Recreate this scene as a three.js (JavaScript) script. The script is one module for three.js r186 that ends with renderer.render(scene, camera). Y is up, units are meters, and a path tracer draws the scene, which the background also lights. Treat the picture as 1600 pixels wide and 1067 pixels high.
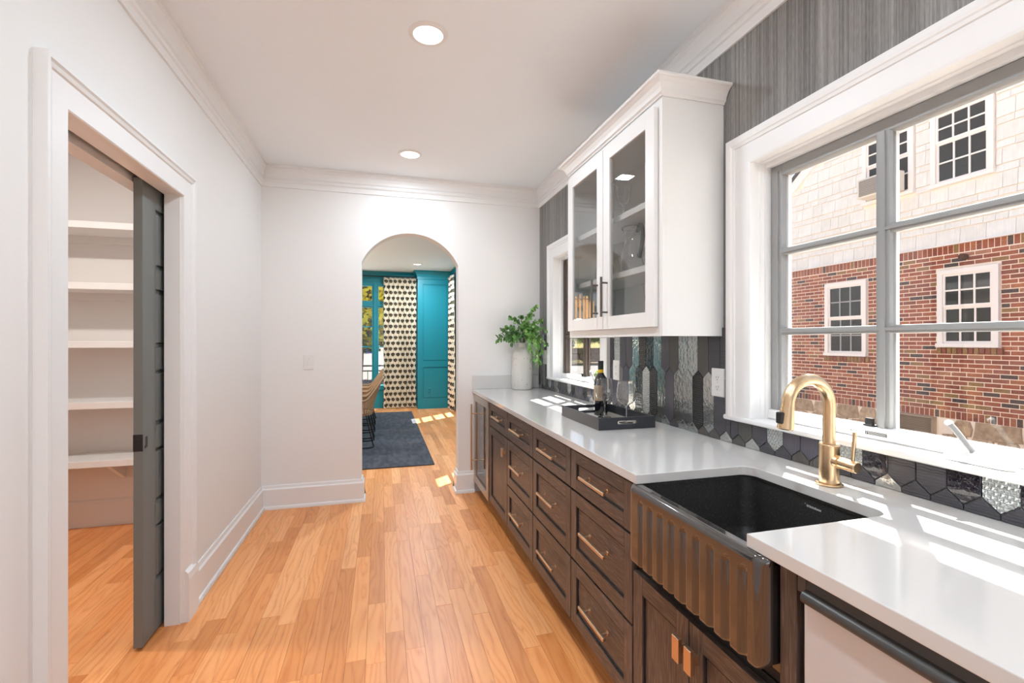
import * as THREE from 'three';
import { RoundedBoxGeometry } from 'three/addons/geometries/RoundedBoxGeometry.js';
import { mergeGeometries } from 'three/addons/utils/BufferGeometryUtils.js';
import { RectAreaLightUniformsLib } from 'three/addons/lights/RectAreaLightUniformsLib.js';

// ------------------------------------------------------------------ camera, sky, sun, exposure
// World: x to the right of the room, y up, depth d down the room (z = -d). The camera stands at x = 0, d = 0.
const scene = new THREE.Scene();
const camera = new THREE.PerspectiveCamera(71.96, 1600 / 1067, 0.05, 400);
camera.position.set(0, 1.339, 0);
camera.rotation.y = -Math.atan(204.5 / 735);
const renderer = new THREE.WebGLRenderer({ antialias: true });
renderer.toneMapping = THREE.LinearToneMapping;
renderer.toneMappingExposure = 1.06;
renderer.shadowMap.enabled = true;
RectAreaLightUniformsLib.init();
const SUN = new THREE.Vector3(0.466, 1, -0.398).normalize();
const SKY_STRENGTH = 1.45, SUN_STRENGTH = 32.0, LAMP = 330;
{ // clear sky: pale haze at the horizon, blue overhead, brighter round the sun
  const W = 512, Hh = 256, data = new Float32Array(W * Hh * 4);
  for (let j = 0; j < Hh; j++) for (let i = 0; i < W; i++) {
    const el = ((j + 0.5) / Hh - 0.5) * Math.PI, az = ((i + 0.5) / W - 0.5) * 2 * Math.PI, y = Math.sin(el), x = Math.cos(el) * Math.cos(az), z = Math.cos(el) * Math.sin(az);
    const t = Math.pow(Math.max(0, y), 0.42), c = x * SUN.x + y * SUN.y + z * SUN.z, g = 0.9 * Math.pow(Math.max(0, (1 + c) / 2), 14);
    const h = [0.88, 0.87, 0.85], zen = [0.19, 0.34, 0.68], lo = [0.40, 0.38, 0.35], o = (j * W + i) * 4;
    for (let k = 0; k < 3; k++) data[o + k] = (y >= 0 ? h[k] + (zen[k] - h[k]) * t + g * [1, 0.97, 0.9][k] : h[k] + (lo[k] - h[k]) * Math.min(1, -y * 8));
    data[o + 3] = 1;
  }
  const t = new THREE.DataTexture(data, W, Hh, THREE.RGBAFormat, THREE.FloatType);
  t.mapping = THREE.EquirectangularReflectionMapping; t.magFilter = THREE.LinearFilter; t.minFilter = THREE.LinearFilter; t.needsUpdate = true;
  scene.background = t; scene.environment = t; scene.backgroundIntensity = SKY_STRENGTH; scene.environmentIntensity = SKY_STRENGTH;
}
const sun = new THREE.DirectionalLight(new THREE.Color(1, 0.96, 0.89), SUN_STRENGTH);
sun.name = 'sun';
sun.position.copy(SUN).multiplyScalar(60).add(new THREE.Vector3(2, 0, -5));
sun.target.position.set(2, 0, -5);
sun.castShadow = true;
Object.assign(sun.shadow.camera, { left: -30, right: 30, top: 40, bottom: -40, near: 1, far: 160 });
sun.shadow.mapSize.set(4096, 4096);
scene.add(sun, sun.target);

// ------------------------------------------------------------------ helpers
let seed = 7;
const rnd = () => { seed = (seed + 0x6d2b79f5) | 0; let t = Math.imul(seed ^ (seed >>> 15), 1 | seed); t = (t + Math.imul(t ^ (t >>> 7), 61 | t)) ^ t; return ((t ^ (t >>> 14)) >>> 0) / 4294967296; };
const rr = (a, b) => a + (b - a) * rnd();
const pick = (a) => a[Math.floor(rnd() * a.length)];
const V = (x, y, d) => new THREE.Vector3(x, y, -d);
const lerp = THREE.MathUtils.lerp, clamp = THREE.MathUtils.clamp, smooth = THREE.MathUtils.smoothstep;
const names = new Map();
const numbered = (n) => { const k = names.get(n) || 0; names.set(n, k + 1); return k ? n + '_' + String(k).padStart(3, '0') : n; };
const flat = (g) => { const h = g.index ? g.toNonIndexed() : g; for (const k of Object.keys(h.attributes)) if (!['position', 'normal', 'uv'].includes(k)) h.deleteAttribute(k); if (!h.attributes.normal) h.computeVertexNormals(); if (!h.attributes.uv) boxUV(h); return h; };
const merge = (gs) => (gs.length === 1 ? flat(gs[0]) : mergeGeometries(gs.map(flat)));
// uv in metres by the dominating normal; v runs along the grain axis
function boxUV(g, grain = 'y', ou = 0, ov = 0) {
  const p = g.attributes.position, n = g.attributes.normal, uv = new Float32Array(p.count * 2), gi = { x: 0, y: 1, d: 2 }[grain];
  for (let i = 0; i < p.count; i++) {
    const c = [p.getX(i), p.getY(i), p.getZ(i)], m = [Math.abs(n.getX(i)), Math.abs(n.getY(i)), Math.abs(n.getZ(i))];
    const k = m[0] >= m[1] && m[0] >= m[2] ? 0 : m[1] >= m[2] ? 1 : 2;
    const t = [0, 1, 2].filter((q) => q !== k);
    const v = t.includes(gi) ? gi : t[1], u = t[0] === v ? t[1] : t[0];
    uv[2 * i] = c[u] + ou; uv[2 * i + 1] = c[v] + ov;
  }
  g.setAttribute('uv', new THREE.BufferAttribute(uv, 2));
  return g;
}
function bx(x0, x1, y0, y1, d0, d1) {
  const g = new THREE.BoxGeometry(Math.abs(x1 - x0), Math.abs(y1 - y0), Math.abs(d1 - d0)).toNonIndexed();
  g.translate((x0 + x1) / 2, (y0 + y1) / 2, -(d0 + d1) / 2);
  return g;
}
function rb(x0, x1, y0, y1, d0, d1, r = 0.003, s = 1) {
  const w = Math.abs(x1 - x0), h = Math.abs(y1 - y0), l = Math.abs(d1 - d0);
  let g = new RoundedBoxGeometry(w, h, l, s, Math.min(r, w / 2.01, h / 2.01, l / 2.01));
  if (g.index) g = g.toNonIndexed();
  g.translate((x0 + x1) / 2, (y0 + y1) / 2, -(d0 + d1) / 2);
  return g;
}
function tube(pts, r, seg = 8, n = 0, closed = false) {
  const c = new THREE.CatmullRomCurve3(pts, closed, 'centripetal');
  return new THREE.TubeGeometry(c, n || pts.length * 6, r, seg, closed);
}
function cyl(a, b, r, r2 = r, seg = 16) {
  const d = b.clone().sub(a), g = new THREE.CylinderGeometry(r2, r, d.length(), seg);
  g.applyQuaternion(new THREE.Quaternion().setFromUnitVectors(new THREE.Vector3(0, 1, 0), d.clone().normalize()));
  return g.translate((a.x + b.x) / 2, (a.y + b.y) / 2, (a.z + b.z) / 2);
}
const lathe = (pts, seg = 32) => new THREE.LatheGeometry(pts.map(([r, y]) => new THREE.Vector2(r, y)), seg);
// a profile [[outward, along n]] swept along a path in the plane across n, with mitred corners
function sweep(path, n, profile, closed = false) {
  const m = path.length, P = [], mit = [];
  const dir = (i, j) => path[j].clone().sub(path[i]).normalize();
  for (let i = 0; i < m; i++) {
    const a = i > 0 || closed ? dir((i + m - 1) % m, i) : null, b = i < m - 1 || closed ? dir(i, (i + 1) % m) : null;
    const o1 = (a || b).clone().cross(n), o2 = (b || a).clone().cross(n);
    mit.push(o1.clone().add(o2).multiplyScalar(1 / (1 + o1.dot(o2))));
  }
  const at = (i, [u, w]) => path[i].clone().addScaledVector(mit[i], u).addScaledVector(n, w);
  const quad = (a, b, c, d) => P.push(a, b, c, a, c, d);
  const segs = closed ? m : m - 1;
  for (let i = 0; i < segs; i++) { const j = (i + 1) % m; for (let k = 0; k < profile.length - 1; k++) quad(at(i, profile[k]), at(i, profile[k + 1]), at(j, profile[k + 1]), at(j, profile[k])); }
  if (!closed) for (const i of [0, m - 1]) for (let k = 1; k < profile.length - 1; k++) P.push(at(i, profile[0]), at(i, profile[i ? k : k + 1]), at(i, profile[i ? k + 1 : k]));
  const g = new THREE.BufferGeometry().setFromPoints(P);
  g.computeVertexNormals();
  return boxUV(g);
}
// surface grid from a function (u, v in 0..1) -> Vector3
function grid(f, nu, nv, uvf) {
  const pos = [], uv = [], idx = [];
  for (let j = 0; j <= nv; j++) for (let i = 0; i <= nu; i++) { const u = i / nu, v = j / nv, p = f(u, v); pos.push(p.x, p.y, p.z); uv.push(...(uvf ? uvf(u, v) : [u, v])); }
  for (let j = 0; j < nv; j++) for (let i = 0; i < nu; i++) { const a = j * (nu + 1) + i, b = a + 1, c = a + nu + 1, d = c + 1; idx.push(a, b, d, a, d, c); }
  const g = new THREE.BufferGeometry();
  g.setAttribute('position', new THREE.Float32BufferAttribute(pos, 3)); g.setAttribute('uv', new THREE.Float32BufferAttribute(uv, 2)); g.setIndex(idx); g.computeVertexNormals();
  return g;
}
// a convex polygon [[a, b]] made a bevelled slab: place(a, b, h) gives the point at height h
function slab(poly, h, bev, place) {
  let cx = 0, cy = 0; for (const [a, b] of poly) { cx += a / poly.length; cy += b / poly.length; }
  const inner = poly.map(([a, b]) => { const l = Math.hypot(a - cx, b - cy) || 1; return [a - (a - cx) / l * bev, b - (b - cy) / l * bev]; });
  const P = [], m = poly.length;
  let ar = 0; for (let i = 0; i < m; i++) { const j = (i + 1) % m; ar += poly[i][0] * poly[j][1] - poly[j][0] * poly[i][1]; }
  const o = ar > 0 ? [...poly.keys()] : [...poly.keys()].reverse();
  for (let k = 0; k < m; k++) {
    const i = o[k], j = o[(k + 1) % m], a = place(...poly[i], 0), b = place(...poly[j], 0), c = place(...poly[j], h - bev), d = place(...poly[i], h - bev), e = place(...inner[j], h), f = place(...inner[i], h);
    P.push(a, b, c, a, c, d, d, c, e, d, e, f, f, e, place(cx, cy, h));
  }
  const g = new THREE.BufferGeometry().setFromPoints(P); g.computeVertexNormals(); return boxUV(g);
}
function clipPoly(poly, x0, x1, y0, y1) {
  const cut = (p, f) => { const r = []; for (let i = 0; i < p.length; i++) { const a = p[i], b = p[(i + 1) % p.length], fa = f(a), fb = f(b); if (fa >= 0) r.push(a); if (fa * fb < 0) { const t = fa / (fa - fb); r.push([lerp(a[0], b[0], t), lerp(a[1], b[1], t)]); } } return r; };
  let p = poly; for (const f of [(q) => q[0] - x0, (q) => x1 - q[0], (q) => q[1] - y0, (q) => y1 - q[1]]) { p = cut(p, f); if (p.length < 3) return []; }
  const out = p.filter((q, i) => { const b = p[(i + 1) % p.length]; return Math.hypot(q[0] - b[0], q[1] - b[1]) > 0.002; });
  return out.length > 2 ? out : [];
}
// extruded shape in the (d, y) plane standing from x0 to x1, with holes
function plateX(outline, holes, x0, x1) {
  const s = new THREE.Shape(outline.map(([d, y]) => new THREE.Vector2(d, y)));
  for (const h of holes) s.holes.push(new THREE.Path(h.map(([d, y]) => new THREE.Vector2(d, y))));
  let g = new THREE.ExtrudeGeometry(s, { depth: Math.abs(x1 - x0), bevelEnabled: false, curveSegments: 24 });
  g.rotateY(Math.PI / 2); g.translate(Math.min(x0, x1), 0, 0);  // shape x -> -z, depth -> x
  g.computeVertexNormals(); return boxUV(g);
}
function plateD(shape, d0, d1) {
  let g = new THREE.ExtrudeGeometry(shape, { depth: d1 - d0, bevelEnabled: false, curveSegments: 40 });
  g.translate(0, 0, -d1); g.computeVertexNormals(); return boxUV(g);
}
const rect = (a0, a1, b0, b1) => [[a0, b0], [a1, b0], [a1, b1], [a0, b1]];
function mesh(name, gs, m, parent = scene) {
  const g = Array.isArray(gs) ? merge(gs) : gs;
  const o = new THREE.Mesh(g, m); o.name = parent === scene ? numbered(name) : name; o.castShadow = o.receiveShadow = true;
  if (parent !== scene) { let p = parent, t = new THREE.Vector3(); while (p && p !== scene) { t.add(p.position); p = p.parent; } if (t.lengthSq() > 0) { o.geometry = g.clone().translate(-t.x, -t.y, -t.z); } }
  parent.add(o); return o;
}
const struct = (name, gs, m) => { const o = mesh(name, gs, m); o.name = name; o.userData.kind = 'structure'; return o; };
const structGroup = (name, pos = V(0, 0, 0)) => { const o = new THREE.Group(); o.name = name; o.position.copy(pos); o.userData.kind = 'structure'; scene.add(o); return o; };
function thing(name, label, category, pos, group) { const o = new THREE.Group(); o.name = numbered(name); o.position.copy(pos); o.userData = { label, category }; if (group) o.userData.group = group; scene.add(o); return o; }
function tag(o, label, category, group) { Object.assign(o.userData, { label, category }); if (group) o.userData.group = group; return o; }
function dup(root, pos, label, turn) { const r = root.clone(); r.name = numbered(root.name.replace(/_\d{3}$/, '')); r.position.copy(pos); r.userData = { ...root.userData, label }; if (turn !== undefined) r.rotation.y = turn; scene.add(r); return r; }
const sub = (name, parent, pos) => { const o = new THREE.Group(); o.name = name; if (pos) o.position.copy(pos).sub(parent.position); parent.add(o); return o; };

// ------------------------------------------------------------------ textures
const H = (x, y, s) => { let h = Math.imul(x | 0, 374761393) ^ Math.imul(y | 0, 668265263) ^ Math.imul(s | 0, 2246822519); h = Math.imul(h ^ (h >>> 13), 1274126177); return ((h ^ (h >>> 16)) >>> 0) / 4294967296; };
const noise = (x, y, px, py, s) => { const xi = Math.floor(x), yi = Math.floor(y), fx = x - xi, fy = y - yi, u = fx * fx * (3 - 2 * fx), v = fy * fy * (3 - 2 * fy), m = (a, p) => ((a % p) + p) % p; const a = H(m(xi, px), m(yi, py), s), b = H(m(xi + 1, px), m(yi, py), s), c = H(m(xi, px), m(yi + 1, py), s), d = H(m(xi + 1, px), m(yi + 1, py), s); return lerp(lerp(a, b, u), lerp(c, d, u), v); };
const fbm = (u, v, px, py, oct, s) => { let r = 0, a = 0.5, t = 0; for (let i = 0; i < oct; i++) { r += a * noise(u * px, v * py, px, py, s + i); t += a; a *= 0.55; px *= 2; py *= 2; } return r / t; };
function tex(w, h, f, srgb, mu, mv) {
  const data = new Uint8Array(w * h * 4);
  for (let j = 0; j < h; j++) for (let i = 0; i < w; i++) { const c = f(i / w, j / h), o = (j * w + i) * 4; for (let k = 0; k < 3; k++) data[o + k] = clamp(Math.round((Array.isArray(c) ? c[k] : c) * 255), 0, 255); data[o + 3] = 255; }
  const t = new THREE.DataTexture(data, w, h, THREE.RGBAFormat);
  t.wrapS = t.wrapT = THREE.RepeatWrapping; t.magFilter = THREE.LinearFilter; t.minFilter = THREE.LinearMipmapLinearFilter; t.generateMipmaps = true; if (srgb) t.colorSpace = THREE.SRGBColorSpace; t.repeat.set(1 / mu, 1 / mv); t.needsUpdate = true; return t;
}
function canvasTex(w, h, draw, mu = 1, mv = 1) { const c = document.createElement('canvas'); c.width = w; c.height = h; draw(c.getContext('2d'), w, h); const t = new THREE.CanvasTexture(c); t.colorSpace = THREE.SRGBColorSpace; t.wrapS = t.wrapT = THREE.RepeatWrapping; t.repeat.set(1 / mu, 1 / mv); return t; }
const grain = (u, v) => { // oak: warped growth rings drawn out along v, and fine pores
  const w = fbm(u, v, 5, 3, 3, 11), x = u * 14 + w * 5.5 + 0.6 * noise(u * 30, v * 5, 30, 5, 5);
  const ring = Math.pow(Math.abs(Math.sin(x * Math.PI)), 0.7), pore = noise(u * 240, v * 26, 240, 26, 3), big = fbm(u, v, 3, 2, 2, 9);
  return { ring, pore, big };
};
const oakMap = tex(512, 1024, (u, v) => { const g = grain(u, v), k = 0.91 + 0.055 * g.ring + 0.12 * (g.big - 0.5) - (g.pore > 0.62 ? 0.10 * (g.pore - 0.7) / 0.3 : 0) * (1.3 - g.ring); return [k * 1.02, k * (0.985 - 0.07 * (1 - g.ring)), k * (0.96 - 0.13 * (1 - g.ring))]; }, true, 0.5, 1.7);
const darkOak = tex(512, 1024, (u, v) => { const g = grain(u, v), p = Math.pow(g.pore, 2) * (0.4 + 0.6 * g.ring), k = 0.30 + 0.26 * p + 0.10 * g.big + 0.05 * g.ring; return [k * 1.02, k * 0.87, k * 0.77]; }, true, 0.35, 0.9);
const darkOakB = tex(256, 512, (u, v) => { const g = grain(u, v); return 0.4 + 0.4 * g.pore; }, false, 0.35, 0.9);
const wallpaperMap = tex(1024, 512, (u, v) => { const a = noise(u * 340, v * 3, 340, 3, 21), b = noise(u * 120, v * 2, 120, 2, 22), c = noise(u * 24, v * 2, 24, 2, 23), e = noise(u * 512, v * 160, 512, 160, 24); const k = 0.54 + 0.17 * (a - 0.5) + 0.12 * (b - 0.5) + 0.08 * (c - 0.5) + 0.07 * (e - 0.5); return [k, k * 0.985, k * 0.965]; }, true, 1.1, 2.7);
const bumpNoise = tex(256, 256, (u, v) => fbm(u, v, 16, 16, 4, 31), false, 0.25, 0.25);
const brushed = tex(256, 256, (u, v) => 0.5 + 0.5 * (noise(u * 4, v * 256, 4, 256, 41) - 0.5), false, 0.5, 0.12);
const speck = tex(256, 256, (u, v) => { const n = noise(u * 90, v * 90, 90, 90, 51), m = noise(u * 128, v * 128, 128, 128, 52), k = 0.14 + (n > 0.7 ? 0.75 * (n - 0.7) : 0) + 0.05 * m; return [k, k * 0.98, k * 0.96]; }, true, 0.14, 0.14);
const rugMap = tex(512, 512, (u, v) => { const a = fbm(u, v, 6, 6, 4, 61), b = noise(u * 256, v * 90, 256, 90, 62), k = 0.33 + 0.12 * (a - 0.5) + 0.12 * (b - 0.5); return [k, k * 1.0, k * 1.07]; }, true, 2.2, 2.2);
const vaseMap = tex(512, 512, (u, v) => { const n = noise(u * 90, v * 40, 90, 40, 71), m = fbm(u, v, 8, 8, 3, 72), p = n > 0.86 ? (n - 0.86) * 4 : 0, k = 0.9 + 0.06 * (m - 0.5); return [k - p * 0.7, k * 0.985 - p * 0.8, k * 0.96 - p * 0.9]; }, true, 1, 1);
const brickMap = tex(256, 256, (u, v) => { const m = fbm(u, v, 20, 20, 3, 81), n = noise(u * 128, v * 128, 128, 128, 82); return 0.8 + 0.25 * (m - 0.5) + 0.14 * (n - 0.5); }, true, 0.3, 0.3);
const shingleMap = tex(256, 128, (u, v) => { const a = noise(u * 120, v * 3, 120, 3, 91), b = fbm(u, v, 8, 4, 2, 92); const k = 0.93 + 0.05 * (a - 0.5) + 0.05 * (b - 0.5); return k; }, true, 0.6, 0.4);
const stoneMap = tex(256, 256, (u, v) => { const m = fbm(u, v, 10, 10, 4, 101); return [0.78 + 0.3 * (m - 0.5), 0.72 + 0.32 * (m - 0.5), 0.65 + 0.32 * (m - 0.5)]; }, true, 0.5, 0.5);
const foliageMap = tex(128, 128, (u, v) => { const m = fbm(u, v, 12, 12, 3, 111); return 0.7 + 0.5 * (m - 0.5); }, true, 1, 1);
const groundMap = tex(256, 256, (u, v) => { const m = fbm(u, v, 12, 12, 4, 121), n = noise(u * 128, v * 128, 128, 128, 122); return 0.8 + 0.3 * (m - 0.5) + 0.2 * (n - 0.5); }, true, 3, 3);
const curtainMap = canvasTex(256, 256, (c, w, h) => {
  c.fillStyle = '#e9dcc4'; c.fillRect(0, 0, w, h);
  const motif = (x, y) => { // a dark tulip-like bell with fringed petals and pale streaks
    c.fillStyle = '#17130f'; c.beginPath(); c.moveTo(x - 50, y - 22);
    for (const [px, py] of [[-38, -12], [-30, -34], [-18, -16], [-8, -46], [0, -20], [10, -46], [18, -16], [30, -34], [38, -12], [50, -22]]) c.lineTo(x + px, y + py);
    c.bezierCurveTo(x + 50, y + 14, x + 34, y + 40, x + 14, y + 42); c.lineTo(x - 14, y + 42); c.bezierCurveTo(x - 34, y + 40, x - 50, y + 14, x - 50, y - 22); c.fill();
    c.strokeStyle = '#9c8a68'; c.lineWidth = 5; c.beginPath(); for (const k of [-26, -9, 9, 26]) { c.moveTo(x + k, y - 6); c.quadraticCurveTo(x + k * 0.9, y + 12, x + k * 0.5, y + 30); } c.stroke();
    c.fillStyle = '#5b4a33'; c.fillRect(x - 14, y + 42, 28, 9);
    c.strokeStyle = '#cdbd9c'; c.lineWidth = 3; c.beginPath(); c.moveTo(x - 58, y - 30); c.lineTo(x - 56, y + 56); c.moveTo(x + 58, y - 30); c.lineTo(x + 56, y + 56); c.stroke();
  };
  for (const dy of [0, 256, -256]) { for (const dx of [0, 128, 256]) motif(dx, 60 + dy); for (const dx of [64, 192]) motif(dx, 188 + dy); }
}, 0.25, 0.226);
// tile reliefs, one texture to a tile (0.07 m x 0.27 m)
const reliefLines = tex(128, 64, (u, v) => 0.5 + 0.5 * Math.sin(u * Math.PI * 2 * 9 + 2 * noise(u * 3, v * 6, 3, 6, 131)), false, 0.073, 0.27);
const reliefCroc = tex(128, 384, (u, v) => { const r = Math.floor(v * 26), uu = u * 6 + 0.5 * (r % 2) + 0.3 * noise(u * 6, v * 26, 6, 26, 141), fx = Math.abs((uu % 1) - 0.5) * 2, fy = Math.abs(((v * 26) % 1) - 0.5) * 2; return 1 - Math.pow(Math.max(fx, fy), 3) * 0.9 - 0.2 * noise(u * 12, v * 52, 12, 52, 142); }, false, 0.073, 0.27);
const reliefWaves = tex(128, 256, (u, v) => 0.5 + 0.5 * Math.sin(v * 2 * Math.PI * 34 + 3 * noise(u * 4, v * 20, 4, 20, 151)) * (0.5 + 0.5 * noise(u * 10, v * 30, 10, 30, 152)), false, 0.073, 0.27);
const reliefHammer = tex(128, 256, (u, v) => fbm(u, v, 6, 20, 3, 161), false, 0.073, 0.27);

// ------------------------------------------------------------------ materials
const std = (o) => new THREE.MeshStandardMaterial(o), phy = (o) => new THREE.MeshPhysicalMaterial(o);
const lin = (r, g, b) => new THREE.Color().setRGB(r, g, b);
const M = {
  wall: std({ color: lin(0.88, 0.87, 0.855), roughness: 0.85, bumpMap: bumpNoise, bumpScale: 0.0003 }),
  ceiling: std({ color: lin(0.90, 0.94, 0.97), roughness: 0.8 }),
  trim: std({ color: lin(0.88, 0.875, 0.865), roughness: 0.4 }),
  wallpaper: std({ color: lin(1, 1, 1), map: wallpaperMap, roughness: 0.75 }),
  teal: std({ color: lin(0.004, 0.235, 0.30), roughness: 0.4 }),
  closet: std({ color: lin(0.78, 0.73, 0.69), roughness: 0.9 }),
  doorGrey: std({ color: lin(0.18, 0.19, 0.18), roughness: 0.45 }),
  black: std({ color: lin(0.012, 0.012, 0.013), roughness: 0.45 }),
  blackMetal: std({ color: lin(0.02, 0.02, 0.022), roughness: 0.35, metalness: 0.4 }),
  quartz: phy({ color: lin(0.70, 0.68, 0.655), roughness: 0.1, clearcoat: 0.3, clearcoatRoughness: 0.08 }),
  cabinet: std({ color: lin(0.58, 0.58, 0.61), map: darkOak, bumpMap: darkOakB, bumpScale: 0.0006, roughness: 0.36 }),
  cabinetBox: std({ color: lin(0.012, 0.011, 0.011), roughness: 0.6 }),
  brass: std({ color: lin(0.74, 0.54, 0.33), metalness: 1, roughness: 0.24, bumpMap: brushed, bumpScale: 0.0001 }),
  brassPull: std({ color: lin(0.74, 0.54, 0.37), metalness: 1, roughness: 0.33 }),
  darkPull: std({ color: lin(0.16, 0.14, 0.125), metalness: 0.8, roughness: 0.4 }),
  sink: phy({ color: lin(0.022, 0.019, 0.018), roughness: 0.1, ior: 1.9, clearcoat: 1, clearcoatRoughness: 0.03 }),
  basin: std({ color: lin(1, 1, 1), map: speck, roughness: 0.5 }),
  white: std({ color: lin(0.84, 0.83, 0.81), roughness: 0.35 }),
  plastic: std({ color: lin(0.84, 0.83, 0.81), roughness: 0.3 }),
  sash: std({ color: lin(0.33, 0.335, 0.33), roughness: 0.4 }),
  sashShaded: std({ color: lin(0.085, 0.062, 0.05), roughness: 0.5 }),  // the grey sash again, with its backlit shade put into the colour
  pane: phy({ color: lin(1, 1, 1), roughness: 0, transmission: 1, thickness: 0, ior: 1.5 }),
  glass: phy({ color: lin(1, 1, 1), roughness: 0, transmission: 1, thickness: 0.002, ior: 1.5 }),
  steel: std({ color: lin(0.68, 0.71, 0.74), metalness: 0.3, roughness: 0.4, bumpMap: brushed, bumpScale: 0.0001 }),
  chrome: std({ color: lin(0.75, 0.75, 0.74), metalness: 1, roughness: 0.2 }),
  bottle: phy({ color: lin(0.008, 0.009, 0.012), roughness: 0.05, clearcoat: 1 }),
  yellow: std({ color: lin(0.8, 0.5, 0.01), roughness: 0.4 }),
  vase: std({ color: lin(0.92, 0.91, 0.89), map: vaseMap, roughness: 0.8, bumpMap: bumpNoise, bumpScale: 0.0012 }),
  stem: std({ color: lin(0.10, 0.12, 0.04), roughness: 0.7 }),
  leaves: [[0.16, 0.38, 0.07], [0.25, 0.54, 0.12], [0.07, 0.20, 0.05], [0.42, 0.64, 0.24], [0.14, 0.28, 0.11]].map(([r, g, b]) => phy({ color: lin(r, g, b), roughness: 0.5, transmission: 0.25, thickness: 0, side: THREE.DoubleSide })),
  tray: std({ color: lin(0.035, 0.037, 0.045), roughness: 0.38 }),
  trayFloor: std({ color: lin(0.62, 0.58, 0.52), roughness: 0.5 }),
  rug: std({ map: rugMap, color: lin(0.72, 0.72, 0.76), roughness: 1 }),
  curtain: std({ map: curtainMap, color: lin(1, 1, 1), roughness: 0.9, side: THREE.DoubleSide }),
  rattan: std({ color: lin(0.40, 0.245, 0.135), roughness: 0.7, side: THREE.DoubleSide }),
  glow: std({ color: lin(1, 1, 1), emissive: lin(1, 0.97, 0.92), emissiveIntensity: 3.2 }),
  bark: std({ color: lin(0.10, 0.07, 0.05), roughness: 0.9 }),
};
M.oaks = [[0.80, 0.43, 0.18], [0.74, 0.375, 0.145], [0.84, 0.475, 0.215], [0.68, 0.33, 0.12], [0.78, 0.41, 0.17], [0.86, 0.51, 0.25], [0.72, 0.365, 0.15]].map(([r, g, b]) => std({ color: lin(r * 1.14, g * 0.98, b * 0.86), map: oakMap, roughness: 0.36 }));

// ------------------------------------------------------------------ room numbers
const XL = -0.921, XR = 1.418, DB = 4.139, CEIL = 2.743, BACK = -3.2, DIN = 4.27, DFAR = 9.83, WT = 0.18;

// ------------------------------------------------------------------ floor: every plank in view is a piece of its own
{
  const floor = structGroup('floor');
  mesh('subfloor', bx(-3.6, 1.62, -0.16, -0.016, BACK - 0.2, DFAR + 0.2), M.cabinetBox, floor);
  const W = 0.0825, seen = [], rest = [];
  for (let c = -42; c < 20; c++) {
    const x0 = c * W + 0.02, x1 = x0 + W;
    if (x1 > 1.6) continue;
    let d = BACK + rr(-0.9, 0);
    while (d < DFAR + 0.1) {
      const e = Math.min(d + rr(0.38, 1.25), DFAR + 0.1), y = -rnd() * 0.0006;
      const g = boxUV(slab(rect(x0 + 0.0004, x1 - 0.0004, d + 0.0004, e - 0.0004), 0.016, 0.0007, (a, b, h) => V(a, y - 0.016 + h, b)), 'd', rr(0, 8), rr(0, 8));
      const pan = x0 > XL - 0.05 && x1 < 0.92 && d < DB + 0.15 && e > 1.0, din = d < DFAR && e > DB && x0 > -0.45 && x1 < 1.45, clo = x1 < XL && x0 > -2.6 && d < DB && e > 1.3;
      (pan || din || clo ? seen : rest).push([g, Math.min(6, Math.floor(rnd() * 7)), e]);
      d = e;
    }
  }
  seen.sort((a, b) => a[2] - b[2]);
  rest.push(...seen.splice(298));
  for (const [g, k] of seen) mesh('plank', g, M.oaks[k], floor);
  for (let k = 0; k < 7; k++) { const gs = rest.filter((r) => r[1] === k).map((r) => r[0]); if (gs.length) mesh('far_planks', gs, M.oaks[k], floor).userData.kind = 'stuff'; }
}

// ------------------------------------------------------------------ walls, ceiling
const doorHole = rect(1.713, 2.58, -0.02, 2.06);
struct('wall_left', [
  plateX(rect(BACK, DB + 0.13, -0.02, CEIL + 0.02), [doorHole], -0.978, XL),
  plateX(rect(BACK, DB + 0.13, -0.02, CEIL + 0.02), [doorHole], -1.105, -1.042),
], M.wall);
const archW = 0.408, archX = 0.25, spring = 2.005, archR = 0.4377, archCy = 2.262 - archR;
{
  const s = new THREE.Shape(); s.moveTo(-3.6, -0.02); s.lineTo(archX - archW, -0.02); s.lineTo(archX - archW, spring);
  const a0 = Math.atan2(spring - archCy, archW); s.absarc(archX, archCy, Math.hypot(archW, spring - archCy), Math.PI - a0, a0, true);
  s.lineTo(archX + archW, -0.02); s.lineTo(XR + WT, -0.02); s.lineTo(XR + WT, CEIL + 0.02); s.lineTo(-3.6, CEIL + 0.02);
  struct('wall_back', plateD(s, DB, DIN), M.wall);
}
const W1 = 1.088, W2 = 3.29, WH = 0.47, WY0 = 1.0, WY1 = 2.07;   // window centres, half opening, sill and head of the openings
struct('wall_right', plateX(rect(BACK, DB, -0.02, CEIL + 0.02), [rect(W1 - WH, W1 + WH, WY0, WY1), rect(W2 - WH, W2 + WH, WY0, WY1)], XR, XR + 0.09), M.wallpaper);
struct('wall_right_outer', plateX(rect(BACK - 0.2, DFAR + 0.2, -1.1, CEIL + 0.25), [rect(W1 - WH, W1 + WH, WY0, WY1), rect(W2 - WH, W2 + WH, WY0, WY1), rect(5.12, 5.52, 0.4, 2.25), rect(8.55, 9.2, 0.34, 2.3)], XR + 0.09, XR + 0.115), std({ color: lin(0.44, 0.40, 0.36), roughness: 0.7 }));
struct('ceiling', bx(-3.7, XR + WT + 0.05, CEIL, CEIL + 0.25, BACK - 0.2, DIN), M.ceiling);
struct('ceiling_dining', bx(-3.7, XR + WT + 0.05, CEIL, CEIL + 0.25, DIN, DFAR + 0.25), M.ceiling);
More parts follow.
